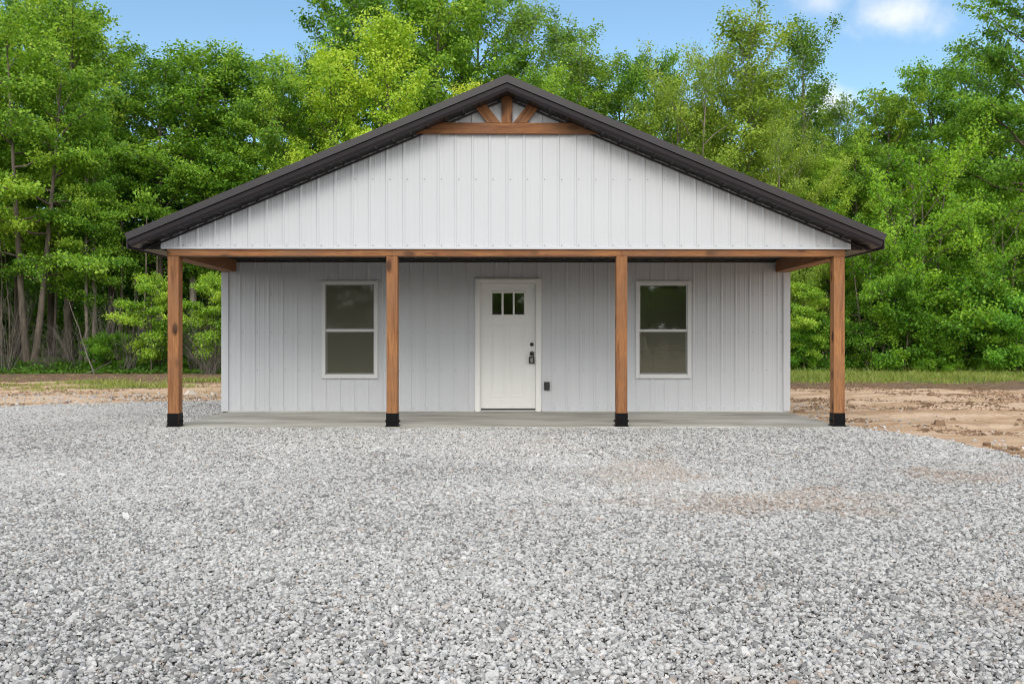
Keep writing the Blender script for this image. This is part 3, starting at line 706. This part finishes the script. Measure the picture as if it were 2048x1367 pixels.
# kitchen seen through the right window
def cabinet(name, x0, x1, y0, y1, z0, z1, label, counter=False):
    root = tag(empty(name, (HX + (x0 + x1) / 2, HY + y0, z0)), label, 'cabinet', 'kitchen cabinets behind the right window'); wd = (x1 - x0) / 2; h = z1 - z0
    MB().box(-wd, wd, 0.021, y1 - y0, 0, h).build('carcass', M['cabinet paint'], root)
    nd = 3
    for i in range(nd):
        a = -wd + 2 * wd * i / nd + 0.004; b = -wd + 2 * wd * (i + 1) / nd - 0.004; d = MB(); t0 = h - 0.18 if counter else h - 0.006
        d.box(a, b, 0.004, 0.0205, 0.09 if counter else 0.006, t0 - 0.004)
        for q_ in ((a, a + 0.06), (b - 0.06, b)): d.box(*q_, 0.0, 0.0038, 0.09 if counter else 0.006, t0 - 0.004)
        dr = d.build('cabinet_door', M['cabinet paint'], root, 0.002)
        MB().cyl((b - 0.03, -0.001, (t0 - 0.08) if counter else 0.08), 'y', 0.012, -0.02, 10).build('knob', M['black hardware'], dr)
        if counter:
            w_ = MB().box(a, b, 0.002, 0.0205, t0, h - 0.01).build('drawer', M['cabinet paint'], root, 0.002); MB().cyl(((a + b) / 2, 0.001, t0 + 0.085), 'y', 0.012, -0.02, 10).build('knob', M['black hardware'], w_)
    if counter: MB().box(-wd - 0.01, wd + 0.01, -0.02, y1 - y0, h + 0.001, h + 0.04).build('countertop', M['counter stone'], root, 0.004)
cabinet('wall_cabinet', 1.9, 4.3, PD + 2.2, PD + 2.55, 1.34, 2.12, 'upper kitchen cupboards seen behind the upper glass of the window right of the door')
cabinet('base_cabinet', 1.9, 4.3, PD + 1.9, PD + 2.55, 0.012, 0.90, 'base kitchen cupboards below the counter behind the insect screen of the right window', True)
bx = tag(empty('pale_item', (HX + 2.45, HY + PD + 2.10, 0.955)), 'whitish sack standing on the kitchen counter inside the right window', 'item')
MB().add([(-0.16, -0.1, 0), (0.16, -0.1, 0), (0.16, 0.1, 0), (-0.16, 0.1, 0), (-0.19, -0.06, 0.34), (0.13, -0.08, 0.27), (0.12, 0.07, 0.30), (-0.15, 0.08, 0.36)], [(0, 3, 2, 1), (4, 5, 6, 7), (0, 1, 5, 4), (1, 2, 6, 5), (2, 3, 7, 6), (3, 0, 4, 7)]).build('block', M['drywall'], bx, 0.01)  # uneven pale block for a whitish shape above the counter

# ------------------------------------------------------------------ trees
def norm(a): return a / (np.linalg.norm(a, axis=-1, keepdims=True) + 1e-9)
def leaf_mesh(name, C, out, tint, rng, size, droop=0.35, up=0.55, asp=0.72, fold=0.12):
    n = len(C); L = size * np.exp(rng.normal(0, 0.22, n))
    a = norm(out * 0.6 + rng.normal(0, 0.65, (n, 3)) + np.array([0, 0, -droop]))
    nn = rng.normal(0, 0.55, (n, 3)) + out * 0.52 + np.array([0, 0, up]); nn = norm(nn - a * (nn * a).sum(1, keepdims=True))
    s = np.cross(nn, a); L = L[:, None]
    V = np.stack([C - a * L * 0.5, C + s * L * asp * 0.5 + nn * L * fold, C + a * L * 0.5 - np.array([0, 0, 1]) * L * 0.08, C - s * L * asp * 0.5 + nn * L * fold], 1)
    b = (np.arange(n) * 4)[:, None]
    F = np.concatenate([b + np.array([[0, 1, 2]]), b + np.array([[0, 2, 3]])], 1).reshape(-1, 3)
    return np_mesh(name, V.reshape(-1, 3), F, {'tint': np.repeat(np.clip(tint, 0, 1), 4)})
def path(p0, p1, rng, wob, n=7, sag=0.0):
    t = np.linspace(0, 1, n)[:, None]; P = p0 + (p1 - p0) * t
    w_ = np.cumsum(rng.normal(0, wob, (n, 3)), 0); w_ -= w_[0]
    P = P + w_ * t ** 0.5; P[:, 2] += sag * (t[:, 0] ** 2) ; return P
def gen_tree(seed, H, Rc, base, nl, tw, lv, leafs, shape='oval', stems=((0, 0),), trunk_r=None, droop=0.35, elev=(8, 62), tipt=0.0, twl=(0.5, 1.15), twf=0.30, flat=0.10, spread=0.17, mat='maple leaves', barkm='grey bark', toppow=1.0, bare=0, twz=(-0.18, 0.32)):
    rng = np.random.default_rng(seed); wood_p = []; C, O, T = [], [], []
    tr = trunk_r or 0.0105 * H + 0.02
    for si, (lx, ly) in enumerate(stems):
        hs = H * (1 - 0.10 * si)
        p0 = np.array([0.09 * si * (1 if si % 2 else -1), 0, -0.15]); p1 = np.array([lx, ly, hs * 0.97])
        tp = path(p0, p1, rng, 0.016 * H / 8, 12)
        if len(stems) > 1:
            u = np.linspace(0, 1, 12); tp[:, 0] = p0[0] + (lx - p0[0]) * u ** 0.75; tp[:, 1] = ly * u ** 0.75
        tt_ = np.linspace(0, 1, 12); rr = tr * (1 - tt_) ** 0.85 + 0.012; rr[0] *= 1.35
        wood_p.append(tube_np(tp, rr, 8))
        n_l = max(4, int(nl / len(stems)))
        for i in range(n_l):
            u = (i + rng.uniform(0.1, 0.9)) / n_l
            hz = base + (hs * 0.97 - base) * u ** toppow
            f = np.interp(hz, tp[:, 2], np.arange(12)); k = int(min(f, 10)); st = tp[k] + (tp[k + 1] - tp[k]) * (f - k)
            if shape == 'oval': pr_ = (math.sin(math.pi * min(1, 0.16 + 0.80 * u ** 0.85))) ** 0.75
            elif shape == 'cone': pr_ = (1 - u) ** 0.75 * min(1, 0.5 + 2 * u) + 0.10
            else: pr_ = min(1, 0.55 + 1.6 * u) * (1 - u ** 2.2) ** 0.6 + 0.08     # dome
            reach = Rc * pr_ * rng.uniform(0.55, 1.2)
            az = i * 2.39996 + rng.uniform(-0.5, 0.5) + seed
            el = R(elev[0] + (elev[1] - elev[0]) * u ** 1.2 + rng.uniform(-12, 12))
            d = np.array([math.cos(az), math.sin(az), math.tan(el)])
            end = st + d * reach; end[2] = min(end[2], H * 1.02)
            lp = path(st, end, rng, 0.05 * reach, 7, -0.10 * reach)
            r0 = min(tr * 0.5, 0.018 * reach + 0.012) * (1 - 0.5 * u)
            wood_p.append(tube_np(lp, np.linspace(r0, 0.006, 7), 5))
            if rng.uniform() < bare: continue
            n_t = max(3, int(tw * (0.35 + 0.65 * reach / Rc)))
            lt = rng.uniform(-0.05, 0.45)
            for j in range(n_t):
                t = 0.25 + 0.75 * (j + rng.uniform(0.2, 0.8)) / n_t
                q = t * 6; k = int(min(q, 5)); s_ = lp[k] + (lp[k + 1] - lp[k]) * (q - k); dr = norm(lp[k + 1] - lp[k])
                sd = np.cross(dr, np.array([0, 0, 1.0])); sd = norm(sd) * (1 if j % 2 else -1)
                tl = rng.uniform(*twl) * (1.15 - 0.5 * t) * (0.45 + 0.55 * reach / Rc)
                td = norm(dr * rng.uniform(0.3, 1.0) + sd * rng.uniform(0.4, 1.1) * (1.0 if j < n_t - 1 else 0.1) + np.array([0, 0, rng.uniform(*twz)]))
                e = s_ + td * tl; tp2 = path(s_, e, rng, 0.02, 4, -0.12 * tl)
                wood_p.append(tube_np(tp2, np.array([0.010, 0.008, 0.006, 0.003]), 3))
                m_ = max(4, int(2.8 * lv * tl * rng.uniform(0.6, 1.3)))
                w_ = rng.uniform(0.05, 1.05, m_); kk = np.minimum(w_ * 3, 2.999); a_ = kk.astype(int); c = tp2[a_] + (tp2[np.minimum(a_ + 1, 3)] - tp2[a_]) * (kk - a_)[:, None]
                c = c + rng.normal(0, 1, (m_, 3)) * np.array([spread, spread, flat])
                C.append(c); o = c - np.array([st[0], st[1], 0]); o[:, 2] = 0.15; O.append(norm(o))
                T.append(0.22 + lt + rng.uniform(-0.10, 0.14) + rng.normal(0, 0.19, m_) + tipt * (t * 0.5 + u * 0.5))
    V, F = join_np(wood_p); tm = np_mesh('trunk', V, F, None, True); tm.materials.append(M[barkm])
    cm = leaf_mesh('crown', np.concatenate(C), np.concatenate(O), np.concatenate(T), rng, leafs * 0.80, droop); cm.materials.append(M[mat])
    return tm, cm, H
VAR = {
 'maple_a': gen_tree(1, 13, 2.9, 3.4, 46, 12, 62, 0.125, 'oval'),
 'maple_b': gen_tree(2, 13, 3.2, 3.9, 48, 12, 60, 0.125, 'oval', elev=(0, 66)),
 'slim': gen_tree(3, 12.5, 1.7, 4.2, 40, 9, 60, 0.12, 'oval', trunk_r=0.10, elev=(15, 70), barkm='pale bark'),
 'bright': gen_tree(4, 12, 2.7, 1.8, 48, 12, 62, 0.125, 'cone', tipt=0.45, elev=(18, 72)),
 'poplar': gen_tree(5, 15, 1.75, 3.2, 50, 9, 56, 0.115, 'oval', mat='poplar leaves', barkm='pale bark', elev=(28, 74), spread=0.15, flat=0.14, droop=0.6, trunk_r=0.11),
 'birch': gen_tree(6, 13, 3.0, 2.0, 54, 11, 66, 0.115, 'oval', stems=((-0.9, 0.2), (0.5, -0.3), (1.5, 0.4)), mat='poplar leaves', barkm='pale bark', elev=(20, 66), spread=0.19, flat=0.16, droop=0.6, trunk_r=0.085),
 'twin': gen_tree(7, 12.5, 3.1, 3.5, 46, 12, 62, 0.13, 'oval', stems=((-0.75, 0.0), (1.05, 0.2)), elev=(-6, 60), trunk_r=0.125),
 'bushtree': gen_tree(8, 8, 2.9, 0.9, 40, 9, 66, 0.11, 'dome', stems=((-1.2, 0.1), (0.1, -0.4), (0.9, 0.5), (1.7, -0.1)), mat='shrub leaves', elev=(5, 68), trunk_r=0.06, tipt=0.15, spread=0.12, flat=0.13, twz=(0.0, 1.1), twl=(0.45, 1.1)),
 'sapling': gen_tree(9, 5.5, 1.6, 1.4, 20, 8, 70, 0.125, 'oval', trunk_r=0.035, elev=(-10, 55), tipt=0.2, spread=0.16, flat=0.10),
 'shrub': gen_tree(10, 2.4, 1.35, 0.15, 40, 8, 95, 0.095, 'dome', stems=((-0.5, 0.2), (0.3, -0.3), (0.6, 0.3)), mat='shrub leaves', trunk_r=0.02, elev=(5, 65), twl=(0.25, 0.6), spread=0.10, flat=0.10, tipt=0.12, twz=(0.0, 1.0)),
}
def wx(px, d): return CAMX + (px - VPX) / FPX * d
rt = random.Random(3)
def tree(var, px, d, topy, label, col=(1, 1, 1), wide=1.0, name='tree', cat='tree', group='trees at the edge of the woods', rz=None, h=None, xy=None):
    tm, cm, H = VAR[var]
    x, y = (wx(px, d), d) if xy is None else xy
    ht = h or (HZY - topy) / FPX * d + CAMZ; s = ht / (H * 1.07)
    z = float(ground_z(np.array([x]), np.array([y]))[0])
    r_ = empty(name, (x, y, z), rt.uniform(0, 6.28) if rz is None else rz, (s * wide, s * wide, s)); tag(r_, label, cat, group)
    link('trunk', tm, None, r_); c = link('crown', cm, None, r_); c.color = (*col, 1)
    return r_
Gd, Gm, Gy, Gb = (0.80, 0.88, 0.80), (1, 1, 1), (1.10, 1.06, 0.9), (0.86, 1.0, 1.1)
T_ = [
 ('maple_b', -270, 34, 30, 'leafy tree standing beyond the left edge of the photo', Gm, 1.1), ('maple_a', -420, 36, 40, 'leafy tree standing beyond the left edge of the photo', Gm, 1.1), ('bushtree', -200, 32, 330, 'leafy tree standing beyond the left edge of the photo', Gm, 1.1),
 ('maple_b', 2330, 34, 30, 'leafy tree standing beyond the right edge of the photo', Gm, 1.1), ('maple_a', 2480, 36, 40, 'leafy tree standing beyond the right edge of the photo', Gm, 1.1), ('bushtree', 2180, 31, 330, 'leafy tree standing beyond the right edge of the photo', Gm, 1.1), ('bushtree', 2380, 31, 330, 'leafy tree standing beyond the right edge of the photo', Gm, 1.1),
 ('maple_a', 40, 39, -30, 'tall tree filling the sky above the forked maple', Gm, 0.9),
 ('maple_b', 108, 40, -45, 'tall dark tree standing back between the forked maple and the tallest left tree', Gd, 0.85),
 ('maple_a', 826, 44, -80, 'very tall tree behind the gap right of the tall bright maple', Gd, 0.9),
 ('maple_b', 962, 45, -60, 'tall dense tree farther back just left of the ridge', Gm, 0.8),
 ('maple_b', -25, 36.5, 0, 'tall tree behind the forked maple, half cut by the left edge', Gm, 0.95),
 ('maple_a', -130, 34, 20, 'leafy tree beyond the left edge of the photo, only its side branches showing', Gm, 1.0),
 ('twin', 62, 32.0, 5, 'maple with a forked V of two trunks near the left edge', Gm, 1.0, 0.1),
 ('maple_b', 140, 36, -20, 'tallest tree of the left side, its crown leaving the top of the photo', (1.06, 1.02, .95), 1.05),
 ('slim', 176, 33.0, 190, 'slim tree with the left one of two straight parallel trunks', Gm, 0.9),
 ('slim', 191, 33.3, 210, 'slim tree with the right one of two straight parallel trunks', Gb, 0.85),
 ('maple_a', 225, 37, 50, 'tall tree on the left whose shoulder slopes down to the open sky', Gm, 1.0),
 ('maple_b', 322, 35.5, 100, 'dark green tree above the left end of the roof eave', Gd, 0.95),
 ('slim', 388, 36, 66, 'pointed dense tree standing up in the middle of the left skyline', Gd, 1.5),
 ('maple_a', 450, 36.5, 82, 'tree with a round knob of leaves on top above the left roof slope', (.9, .95, .9), 0.9),
 ('slim', 512, 37, 82, 'narrow tree with two leafy tips under the blue sky at upper left', Gd, 1.4),
 ('maple_b', 560, 35, 120, 'mid green tree behind the middle of the left roof slope', Gm, 0.9),
 ('maple_a', 620, 37.5, 85, 'loose topped tree left of the tall bright maple', Gm, 0.85),
 ('maple_b', 705, 45, -70, 'big dark tree rising behind the bright maple left of the ridge', Gd, 1.0),
 ('bright', 668, 34.5, 75, 'yellow green maple standing lower beside the tall bright maple', Gy, 1.0),
 ('bright', 772, 34, 12, 'tall bright yellow green maple left of the ridge', Gy, 1.05),
 ('maple_a', 880, 41, -75, 'very tall full tree leaving the top of the photo just left of the ridge', Gm, 1.05),
 ('bright', 955, 35, 150, 'small yellow tipped maple close behind the ridge, on its left', (1.25, 1.05, .9), 1.0),
 ('poplar', 1045, 42, -25, 'tall sparse tree with bare twigs showing against the sky above the ridge', (.75, .9, .8), 1.0),
 ('poplar', 1125, 40, 8, 'thin open tree right of the ridge with small dark leaf sprays', (.75, .9, .8), 1.1),
 ('maple_b', 1090, 35.5, 125, 'rounded tree right behind the ridge on its right side', (1.05, 1.03, .95), 0.95),
 ('poplar', 1165, 37, 62, 'short loose tree stepping down right of the ridge', (.85, .95, .85), 1.3),
 ('maple_a', 1235, 38, 98, 'blue green tree at the dip of the skyline right of the ridge', Gd, 0.95),
 ('maple_b', 1310, 43, 92, 'dark tree standing farther back at the dip of the skyline', (.65, .78, .75), 0.8),
 ('birch', 1375, 34.5, 78, 'pale leaved multi stemmed tree above the middle of the right roof slope', Gy, 0.95),
 ('poplar', 1500, 35, -8, 'tall pale tree with a light straight trunk above the right roof slope', (1.12, 1.08, .95), 1.35),
 ('birch', 1450, 36.5, 60, 'pale open tree close left of the tall light trunked tree', (1.1, 1.05, .9), 0.8),
 ('poplar', 1612, 40, 20, 'narrow dark poplar alone against the sky left of the cloud', (.62, .78, .65), 1.15),
 ('birch', 1575, 33, 215, 'low pale leaved tree leaning over the right roof slope', (1.15, 1.08, 1.0), 0.85),
 ('poplar', 1680, 38, 175, 'thin half bare tree at the low gap in the right skyline', (.85, .95, .85), 0.9),
 ('bright', 1655, 33.5, 300, 'fresh green tree just above the right end of the roof eave', Gm, 1.1),
 ('maple_b', 1775, 37.5, 168, 'tree right of the skyline gap with a few red tinged tips', (1.08, .98, .9), 0.85),
 ('maple_a', 1712, 36, 240, 'mid green tree filling the low gap of the right skyline', Gm, 0.9),
 ('maple_b', 1865, 38, 112, 'tree below the cloud with an uneven rising crown', (.9, .98, .9), 0.95),
 ('maple_a', 1955, 39, 66, 'dark full tree at upper right, stepping up toward the edge', Gd, 0.95),
 ('maple_b', 2075, 33.5, -90, 'tall dark tree cut by the right edge of the photo', Gd, 0.95),
 ('maple_a', 2200, 35, 40, 'leafy tree beyond the right edge of the photo, only its side branches showing', Gm, 1.0),
 ('bushtree', 1852, 31.6, 262, 'big dome of fresh green leaves on many thin stems right of the porch', (1.08, 1.05, .9), 1.0),
 ('bushtree', 2010, 31.2, 345, 'bushy many stemmed tree at the right edge', Gm, 0.95),
 ('bushtree', 1742, 31.0, 425, 'leafy thicket tree behind the right corner post', Gm, 0.9),
 ('maple_a', 1620, 33.5, 330, 'dark tree glimpsed between the right wall corner and the right post', Gd, 0.8),
]
for t in T_:
    tree(t[0], t[1], t[2], t[3], t[4], t[5], t[6], rz=t[7] if len(t) > 7 else None)
S_ = [
 ('sapling', 305, 30.4, 545, 'sapling with bright hanging leaf sprays left of the left corner post'),
 ('sapling', 425, 30.2, 545, 'sapling with pale green sprays between the left corner post and the wall'),
 ('sapling', 1610, 31.0, 560, 'light green sapling seen just right of the white wall corner'),
]
for v, px, d, ty, lab in S_: tree(v, px, d, ty, lab, Gm, 1.0, 'sapling', 'sapling', 'saplings under the trees')
B_ = [
 (1590, 31.5, 655, 'low shrub half hidden by the right corner of the white wall', Gd, 1.0), (1648, 31.2, 640, 'dark shrub left of the right corner post', Gd, 1.1),
 (1735, 31.4, 640, 'shrub close right of the right corner post, with thin stems', Gm, 1.0), (1800, 30.4, 610, 'full shrub leaning out under the dome tree', Gm, 1.1),
 (1872, 30.0, 668, 'small bright bush on the grass edge right of the porch', (1.1, 1.05, .9), 1.2), (1935, 30.5, 560, 'broad tall shrub under the right side trees', Gm, 1.1),
 (1985, 29.8, 660, 'low spreading bush second from the right edge', Gm, 1.3), (2040, 29.6, 590, 'tall bush cut by the right edge of the photo', Gb, 1.0),
 (355, 32.0, 640, 'dark shrub showing behind the left corner post', Gd, 1.0), (225, 31.6, 668, 'low shaded shrub right of the twin trunks', Gd, 1.2),
]
for px, d, ty, lab, col, w_ in B_: tree('shrub', px, d, ty, lab, col, w_, 'shrub', 'shrub', 'shrubs along the wood edge')
# trees behind the viewpoint, mirrored in the window glass
for i, (x, y) in enumerate(((-17.2, -27), (-14, -26), (-11.2, -27), (-8.4, -26), (-5.6, -27), (-2.8, -26), (0, -27), (2.8, -26), (5.6, -27), (8.8, -26), (10.3, -24), (9.8, -28), (11.4, -26), (12.6, -27), (16, -26), (-19, -23), (-15.5, -21), (-12.6, -23), (-9.8, -21), (-7, -23.5), (-4.2, -21.5), (-1.4, -23), (1.4, -21), (4.2, -23), (7, -21), (11.2, -23), (14.5, -21), (18, -23))):
    tree('bushtree', 0, 0, 0, 'leafy tree behind the viewpoint, mirrored in the window glass', Gm, 1.0, group='trees mirrored in the glass', h=(7.2, 8.0, 7.0)[i % 3], xy=(x * 1.1, y - 7))
# bare grey brush
def brush(seed, n, hgt, wid):
    rng = np.random.default_rng(seed); parts = []
    for i in range(n):
        az = rng.uniform(0, 6.28); rch = wid * rng.uniform(0.3, 1.0); e = np.array([math.cos(az) * rch, math.sin(az) * rch * 0.6, hgt * rng.uniform(0.35, 1.0)])
        p = path(np.array([rng.normal(0, 0.12), rng.normal(0, 0.12), -0.05]), e, rng, 0.05, 8, -0.3 * rch); parts.append(tube_np(p, np.linspace(rng.uniform(0.008, 0.018), 0.003, 8), 4))
        for j in range(4):
            k = rng.integers(2, 7); q = path(p[k], p[k] + norm(e + rng.normal(0, 1.0, 3)) * rng.uniform(0.3, 0.9), rng, 0.03, 5, -0.08); parts.append(tube_np(q, np.linspace(0.006, 0.002, 5), 3))
    V, F = join_np(parts); return np_mesh('bare_brush', V, F, None, True)
br = [brush(21, 30, 2.2, 1.6), brush(22, 24, 2.8, 1.3)]
for m_ in br: m_.materials.append(M['dead twig bark'])
for px, d, k, s, lab in ((418, 29.6, 0, 1.0, 'tangle of bare grey branches between the left corner post and the wall'), (262, 31.0, 1, 1.0, 'spray of bare grey branches right of the twin trunks'),
                         (98, 31.2, 0, 0.8, 'bare grey twigs at the foot of the forked tree'), (215, 32.5, 1, 1.3, 'tall thin bare brush behind the twin trunks'), (15, 31.0, 1, 1.2, 'bare upright brush at the left edge'), (1668, 31.4, 1, 0.9, 'bare twigs in the dark gap beside the right corner post'), (340, 31.6, 0, 1.1, 'bare brush mostly hidden by the left corner post'),
                         (150, 31.8, 0, 1.25, 'wide tangle of grey twigs between the forked tree and the twin trunks'), (45, 32.2, 1, 1.35, 'tall grey twigs rising behind the foot of the forked tree'), (300, 32.4, 1, 1.3, 'tall bare brush under the hanging sapling sprays'), (395, 31.4, 1, 1.1, 'upright bare twigs right beside the left corner post'), (440, 30.6, 0, 0.9, 'low bare twigs touching the left corner of the white wall')):
    x = wx(px, d); o = link('bare_brush', br[k]); o.location = (x, d, 0); o.rotation_euler = (0, 0, px * 0.37); o.scale = (s, s, s); tag(o, lab, 'brush', 'bare brush under the trees')
def pole(name, a, b, r, lab, cat, mat='dead twig bark', seed=1):
    rng = np.random.default_rng(seed); P_ = path(np.array(a, float), np.array(b, float), rng, min(0.03, 0.02 * math.dist(a, b)), 9)
    V, F = tube_np(P_, np.linspace(r, r * 0.35, 9), 6); o = link(name, np_mesh(name, V, F, None, True), M[mat]); tag(o, lab, cat); return o
def wz(py, d): return CAMZ + (HZY - py) / FPX * d
pole('leaning_sapling', (wx(192, 30.3), 30.3, -0.05), (wx(140, 31.2), 31.2, wz(600, 31)), 0.03, 'thin bare stem leaning left beside the twin trunks', 'sapling', seed=4)
pole('fallen_branch', (wx(178, 29.8), 29.8, 0.0), (wx(226, 30.0), 30.0, wz(722, 30)), 0.022, 'broken pale branch propped up on the wood edge near the twin trunks', 'branch', seed=6)
pole('leaning_sapling', (wx(1782, 30.6), 30.6, -0.05), (wx(1752, 31), 31, wz(650, 31)), 0.03, 'pale bent stem without leaves right of the right corner post', 'sapling', 'pale bark', seed=8)
for i, (px, d, ty, ln, r, lab) in enumerate(((8, 32.5, 600, -12, .05, 'thin straight trunk at the very left edge'), (27, 32, 610, -20, .035, 'slender stem leaning left of the forked tree'), (285, 32, 560, 3, .045, 'straight young trunk left of the hanging sapling sprays'), (316, 31.5, 600, -6, .04, 'slim stem right beside the left corner post'), (108, 33, 570, 8, .06, 'dark trunk between the forked tree and the twin trunks'), (240, 34, 560, 0, .07, 'grey trunk standing back right of the twin trunks'), (1795, 32, 560, 6, .05, 'dark stem under the dome tree right of the porch'))):
    pole('bare_tree', (wx(px, d), d, -0.05), (wx(px + ln, d), d + 0.3, wz(ty - 130, d)), r, lab, 'tree', 'grey bark', seed=30 + i)

# far wood behind the front rows: one mass
rw = np.random.default_rng(99); parts = []; C, O, Tn = [], [], []
for i in range(150):
    d = rw.uniform(40.5, 62); x = rw.uniform(-0.72, 0.72) * d; h = rw.uniform(8.5, 13.5) if i % 3 else rw.uniform(3, 6)
    parts.append(tube_np(path(np.array([x, d, -0.1]), np.array([x + rw.normal(0, .4), d, h]), rw, 0.08, 7), np.linspace(0.16, 0.03, 7), 6))
    nc = 46
    for k in range(nc):
        u = rw.uniform(0.02, 1); r_ = 2.7 * math.sin(math.pi * (0.15 + 0.8 * u)) * math.sqrt(rw.uniform(0.1, 1)); az = rw.uniform(0, 6.28)
        c0 = np.array([x + r_ * math.cos(az), d + r_ * math.sin(az), 0.4 + (h - 0.4) * u]); m_ = 62
        c = c0 + rw.normal(0, 1, (m_, 3)) * np.array([0.55, 0.55, 0.26]); C.append(c); o = c - np.array([x, d, 0]); o[:, 2] = 0.2; O.append(norm(o)); Tn.append(0.35 + rw.normal(0, 0.1) + rw.normal(0, 0.12, m_))
V, F = join_np(parts)
fm = leaf_mesh('woods', np.concatenate(C), np.concatenate(O), np.concatenate(Tn), rw, 0.24)
wd_ = tag(link('woods', fm, M['maple leaves']), 'mass of dark green woodland behind the edge trees', 'woods', kind='stuff'); wd_.color = (.62, .72, .6, 1)  # leaf tint darkened to put the forest shade into the colour
tag(link('trunk', np_mesh('trunk', V, F, None, True), M['grey bark'], wd_), kind='stuff')

# small loose things on the ground
o = MB().add([(-0.16, -0.03, 0), (0.14, -0.05, 0), (0.17, 0.04, 0), (-0.14, 0.05, 0), (-0.15, -0.02, 0.05), (0.12, -0.04, 0.06), (0.15, 0.03, 0.04), (-0.13, 0.04, 0.055)], [(0, 3, 2, 1), (4, 5, 6, 7), (0, 1, 5, 4), (1, 2, 6, 5), (2, 3, 7, 6), (3, 0, 4, 7)]).build('wood_scrap', M['clod soil'], None, 0.004, loc=(HX + 4.72, HY + PD - 0.05, GB + 0.0))
o.scale = (0.6, 0.8, 0.8)
tag(o, 'small brown wood scrap lying at the right corner of the white wall', 'scrap')
plain('pale limestone', (0.62, 0.57, 0.50), 0.9, 0.2, var=0.1, vs=8)
for px, d, sz, lab in ((384, 18.4, 0.21, 'pale flat rock on the tan soil close right of the left corner post'), (428, 18.3, 0.15, 'smaller pale rock on the tan soil beside the left corner of the white wall')):
    V, F = stones(np.zeros((1, 3)), np.array([sz]), np.random.default_rng(px), (0.5, 0.6)); x = wx(px, d)
    o = link('rock', np_mesh('rock', V, F), M['pale limestone'], None, (x, d, float(ground_z(np.array([x]), np.array([d]))[0]) + 0.03)); tag(o, lab, 'rock')
    b = o.modifiers.new('bevel', 'BEVEL'); b.width = 0.02; b.segments = 2
for i, (px, py, ln, lab) in enumerate(((905, 1124, 0.10, 'short dark twig lying on the gravel left of the middle of the yard'), (908, 1142, 0.08, 'short tan twig lying on the gravel in front of the dark twig'))):
    d = 1.17 * FPX / (py - HZY); x = wx(px, d); z = GB + 0.022
    pole('twig', (x - ln / 2, d, z), (x + ln / 2, d + 0.03, z + 0.006), 0.004, lab, 'twig', 'dead twig bark' if i == 0 else 'pale bark', 50 + i)

# ------------------------------------------------------------------ undergrowth and grass
x, y = scatter(-22, 22, 29.6, 41, 300); h = np.clip(fbm(x * 0.6, y * 0.6, 61) - 0.22, 0, 1) * 1.1 * sstep(29.4, 32.0, y + 1.4 * (fbm(x * 0.8, y * 0, 66) - 0.5)); k = h > 0.06; x, y, h = x[k], y[k], h[k]
z = ground_z(x, y) + h * rg.uniform(0.05, 1, len(x))
C = np.stack([x, y, z], 1); um = leaf_mesh('undergrowth', C, norm(rg.normal(0, 1, C.shape) * np.array([1, 1, .2]) + np.array([0, -0.4, 0])), 0.45 + 0.5 * (fbm(x * 1.5, y * 1.5, 62) - 0.5) + rg.normal(0, 0.16, len(x)), rg, 0.105)
tag(link('undergrowth', um, M['ground leaves']), 'low leafy ground cover along the foot of the trees', 'undergrowth', kind='stuff')
def blades(x, y, hgt, rng):
    n = len(x); az = rng.uniform(0, 6.28, n); h = hgt * np.exp(rng.normal(0, 0.35, n)); w_ = 0.006 + 0.004 * rng.uniform(0, 1, n); b = np.stack([x, y, ground_z(x, y) - 0.01], 1)
    s = np.stack([np.cos(az) * w_, np.sin(az) * w_, np.zeros(n)], 1); ln = rng.normal(0, 0.45, (n, 3)) * h[:, None]; ln[:, 2] = h
    V = np.stack([b - s, b + s, b + ln * 0.6 + s * 0.8, b + ln * 0.6 - s * 0.8, b + ln * np.array([1.35, 1.35, 0.92])], 1)
    i = (np.arange(n) * 5)[:, None]; F = np.concatenate([i + np.array([[0, 1, 2]]), i + np.array([[0, 2, 3]]), i + np.array([[3, 2, 4]])], 1).reshape(-1, 3)
    return V.reshape(-1, 3), F, n
x, y = scatter(4.8, 24, 21, 33, 700); x2, y2 = scatter(-24, -4.7, 16.5, 30, 450); x = np.concatenate([x, x2]); y = np.concatenate([y, y2])
_, gr, _ = zones(x, y); k = rg.uniform(0, 1, len(x)) < gr * sstep(0.25, 0.6, fbm(x * 1.8, y * 1.8, 71)); x, y = x[k], y[k]
V, F, n = blades(x, y, np.where(x > 0, 0.13, 0.10), rg)
gl_ = np_mesh('grass', V, F, {'tint': np.repeat(np.clip(np.where(x > 0, 0.40, 0.62) + 0.7 * (fbm(x * .9, y * .9, 72) - .5) + rg.normal(0, 0.2, n), 0, 1), 5)})
tag(link('grass', gl_, M['grass blades']), 'thin short grass growing on the soil before the trees', 'grass', kind='stuff')
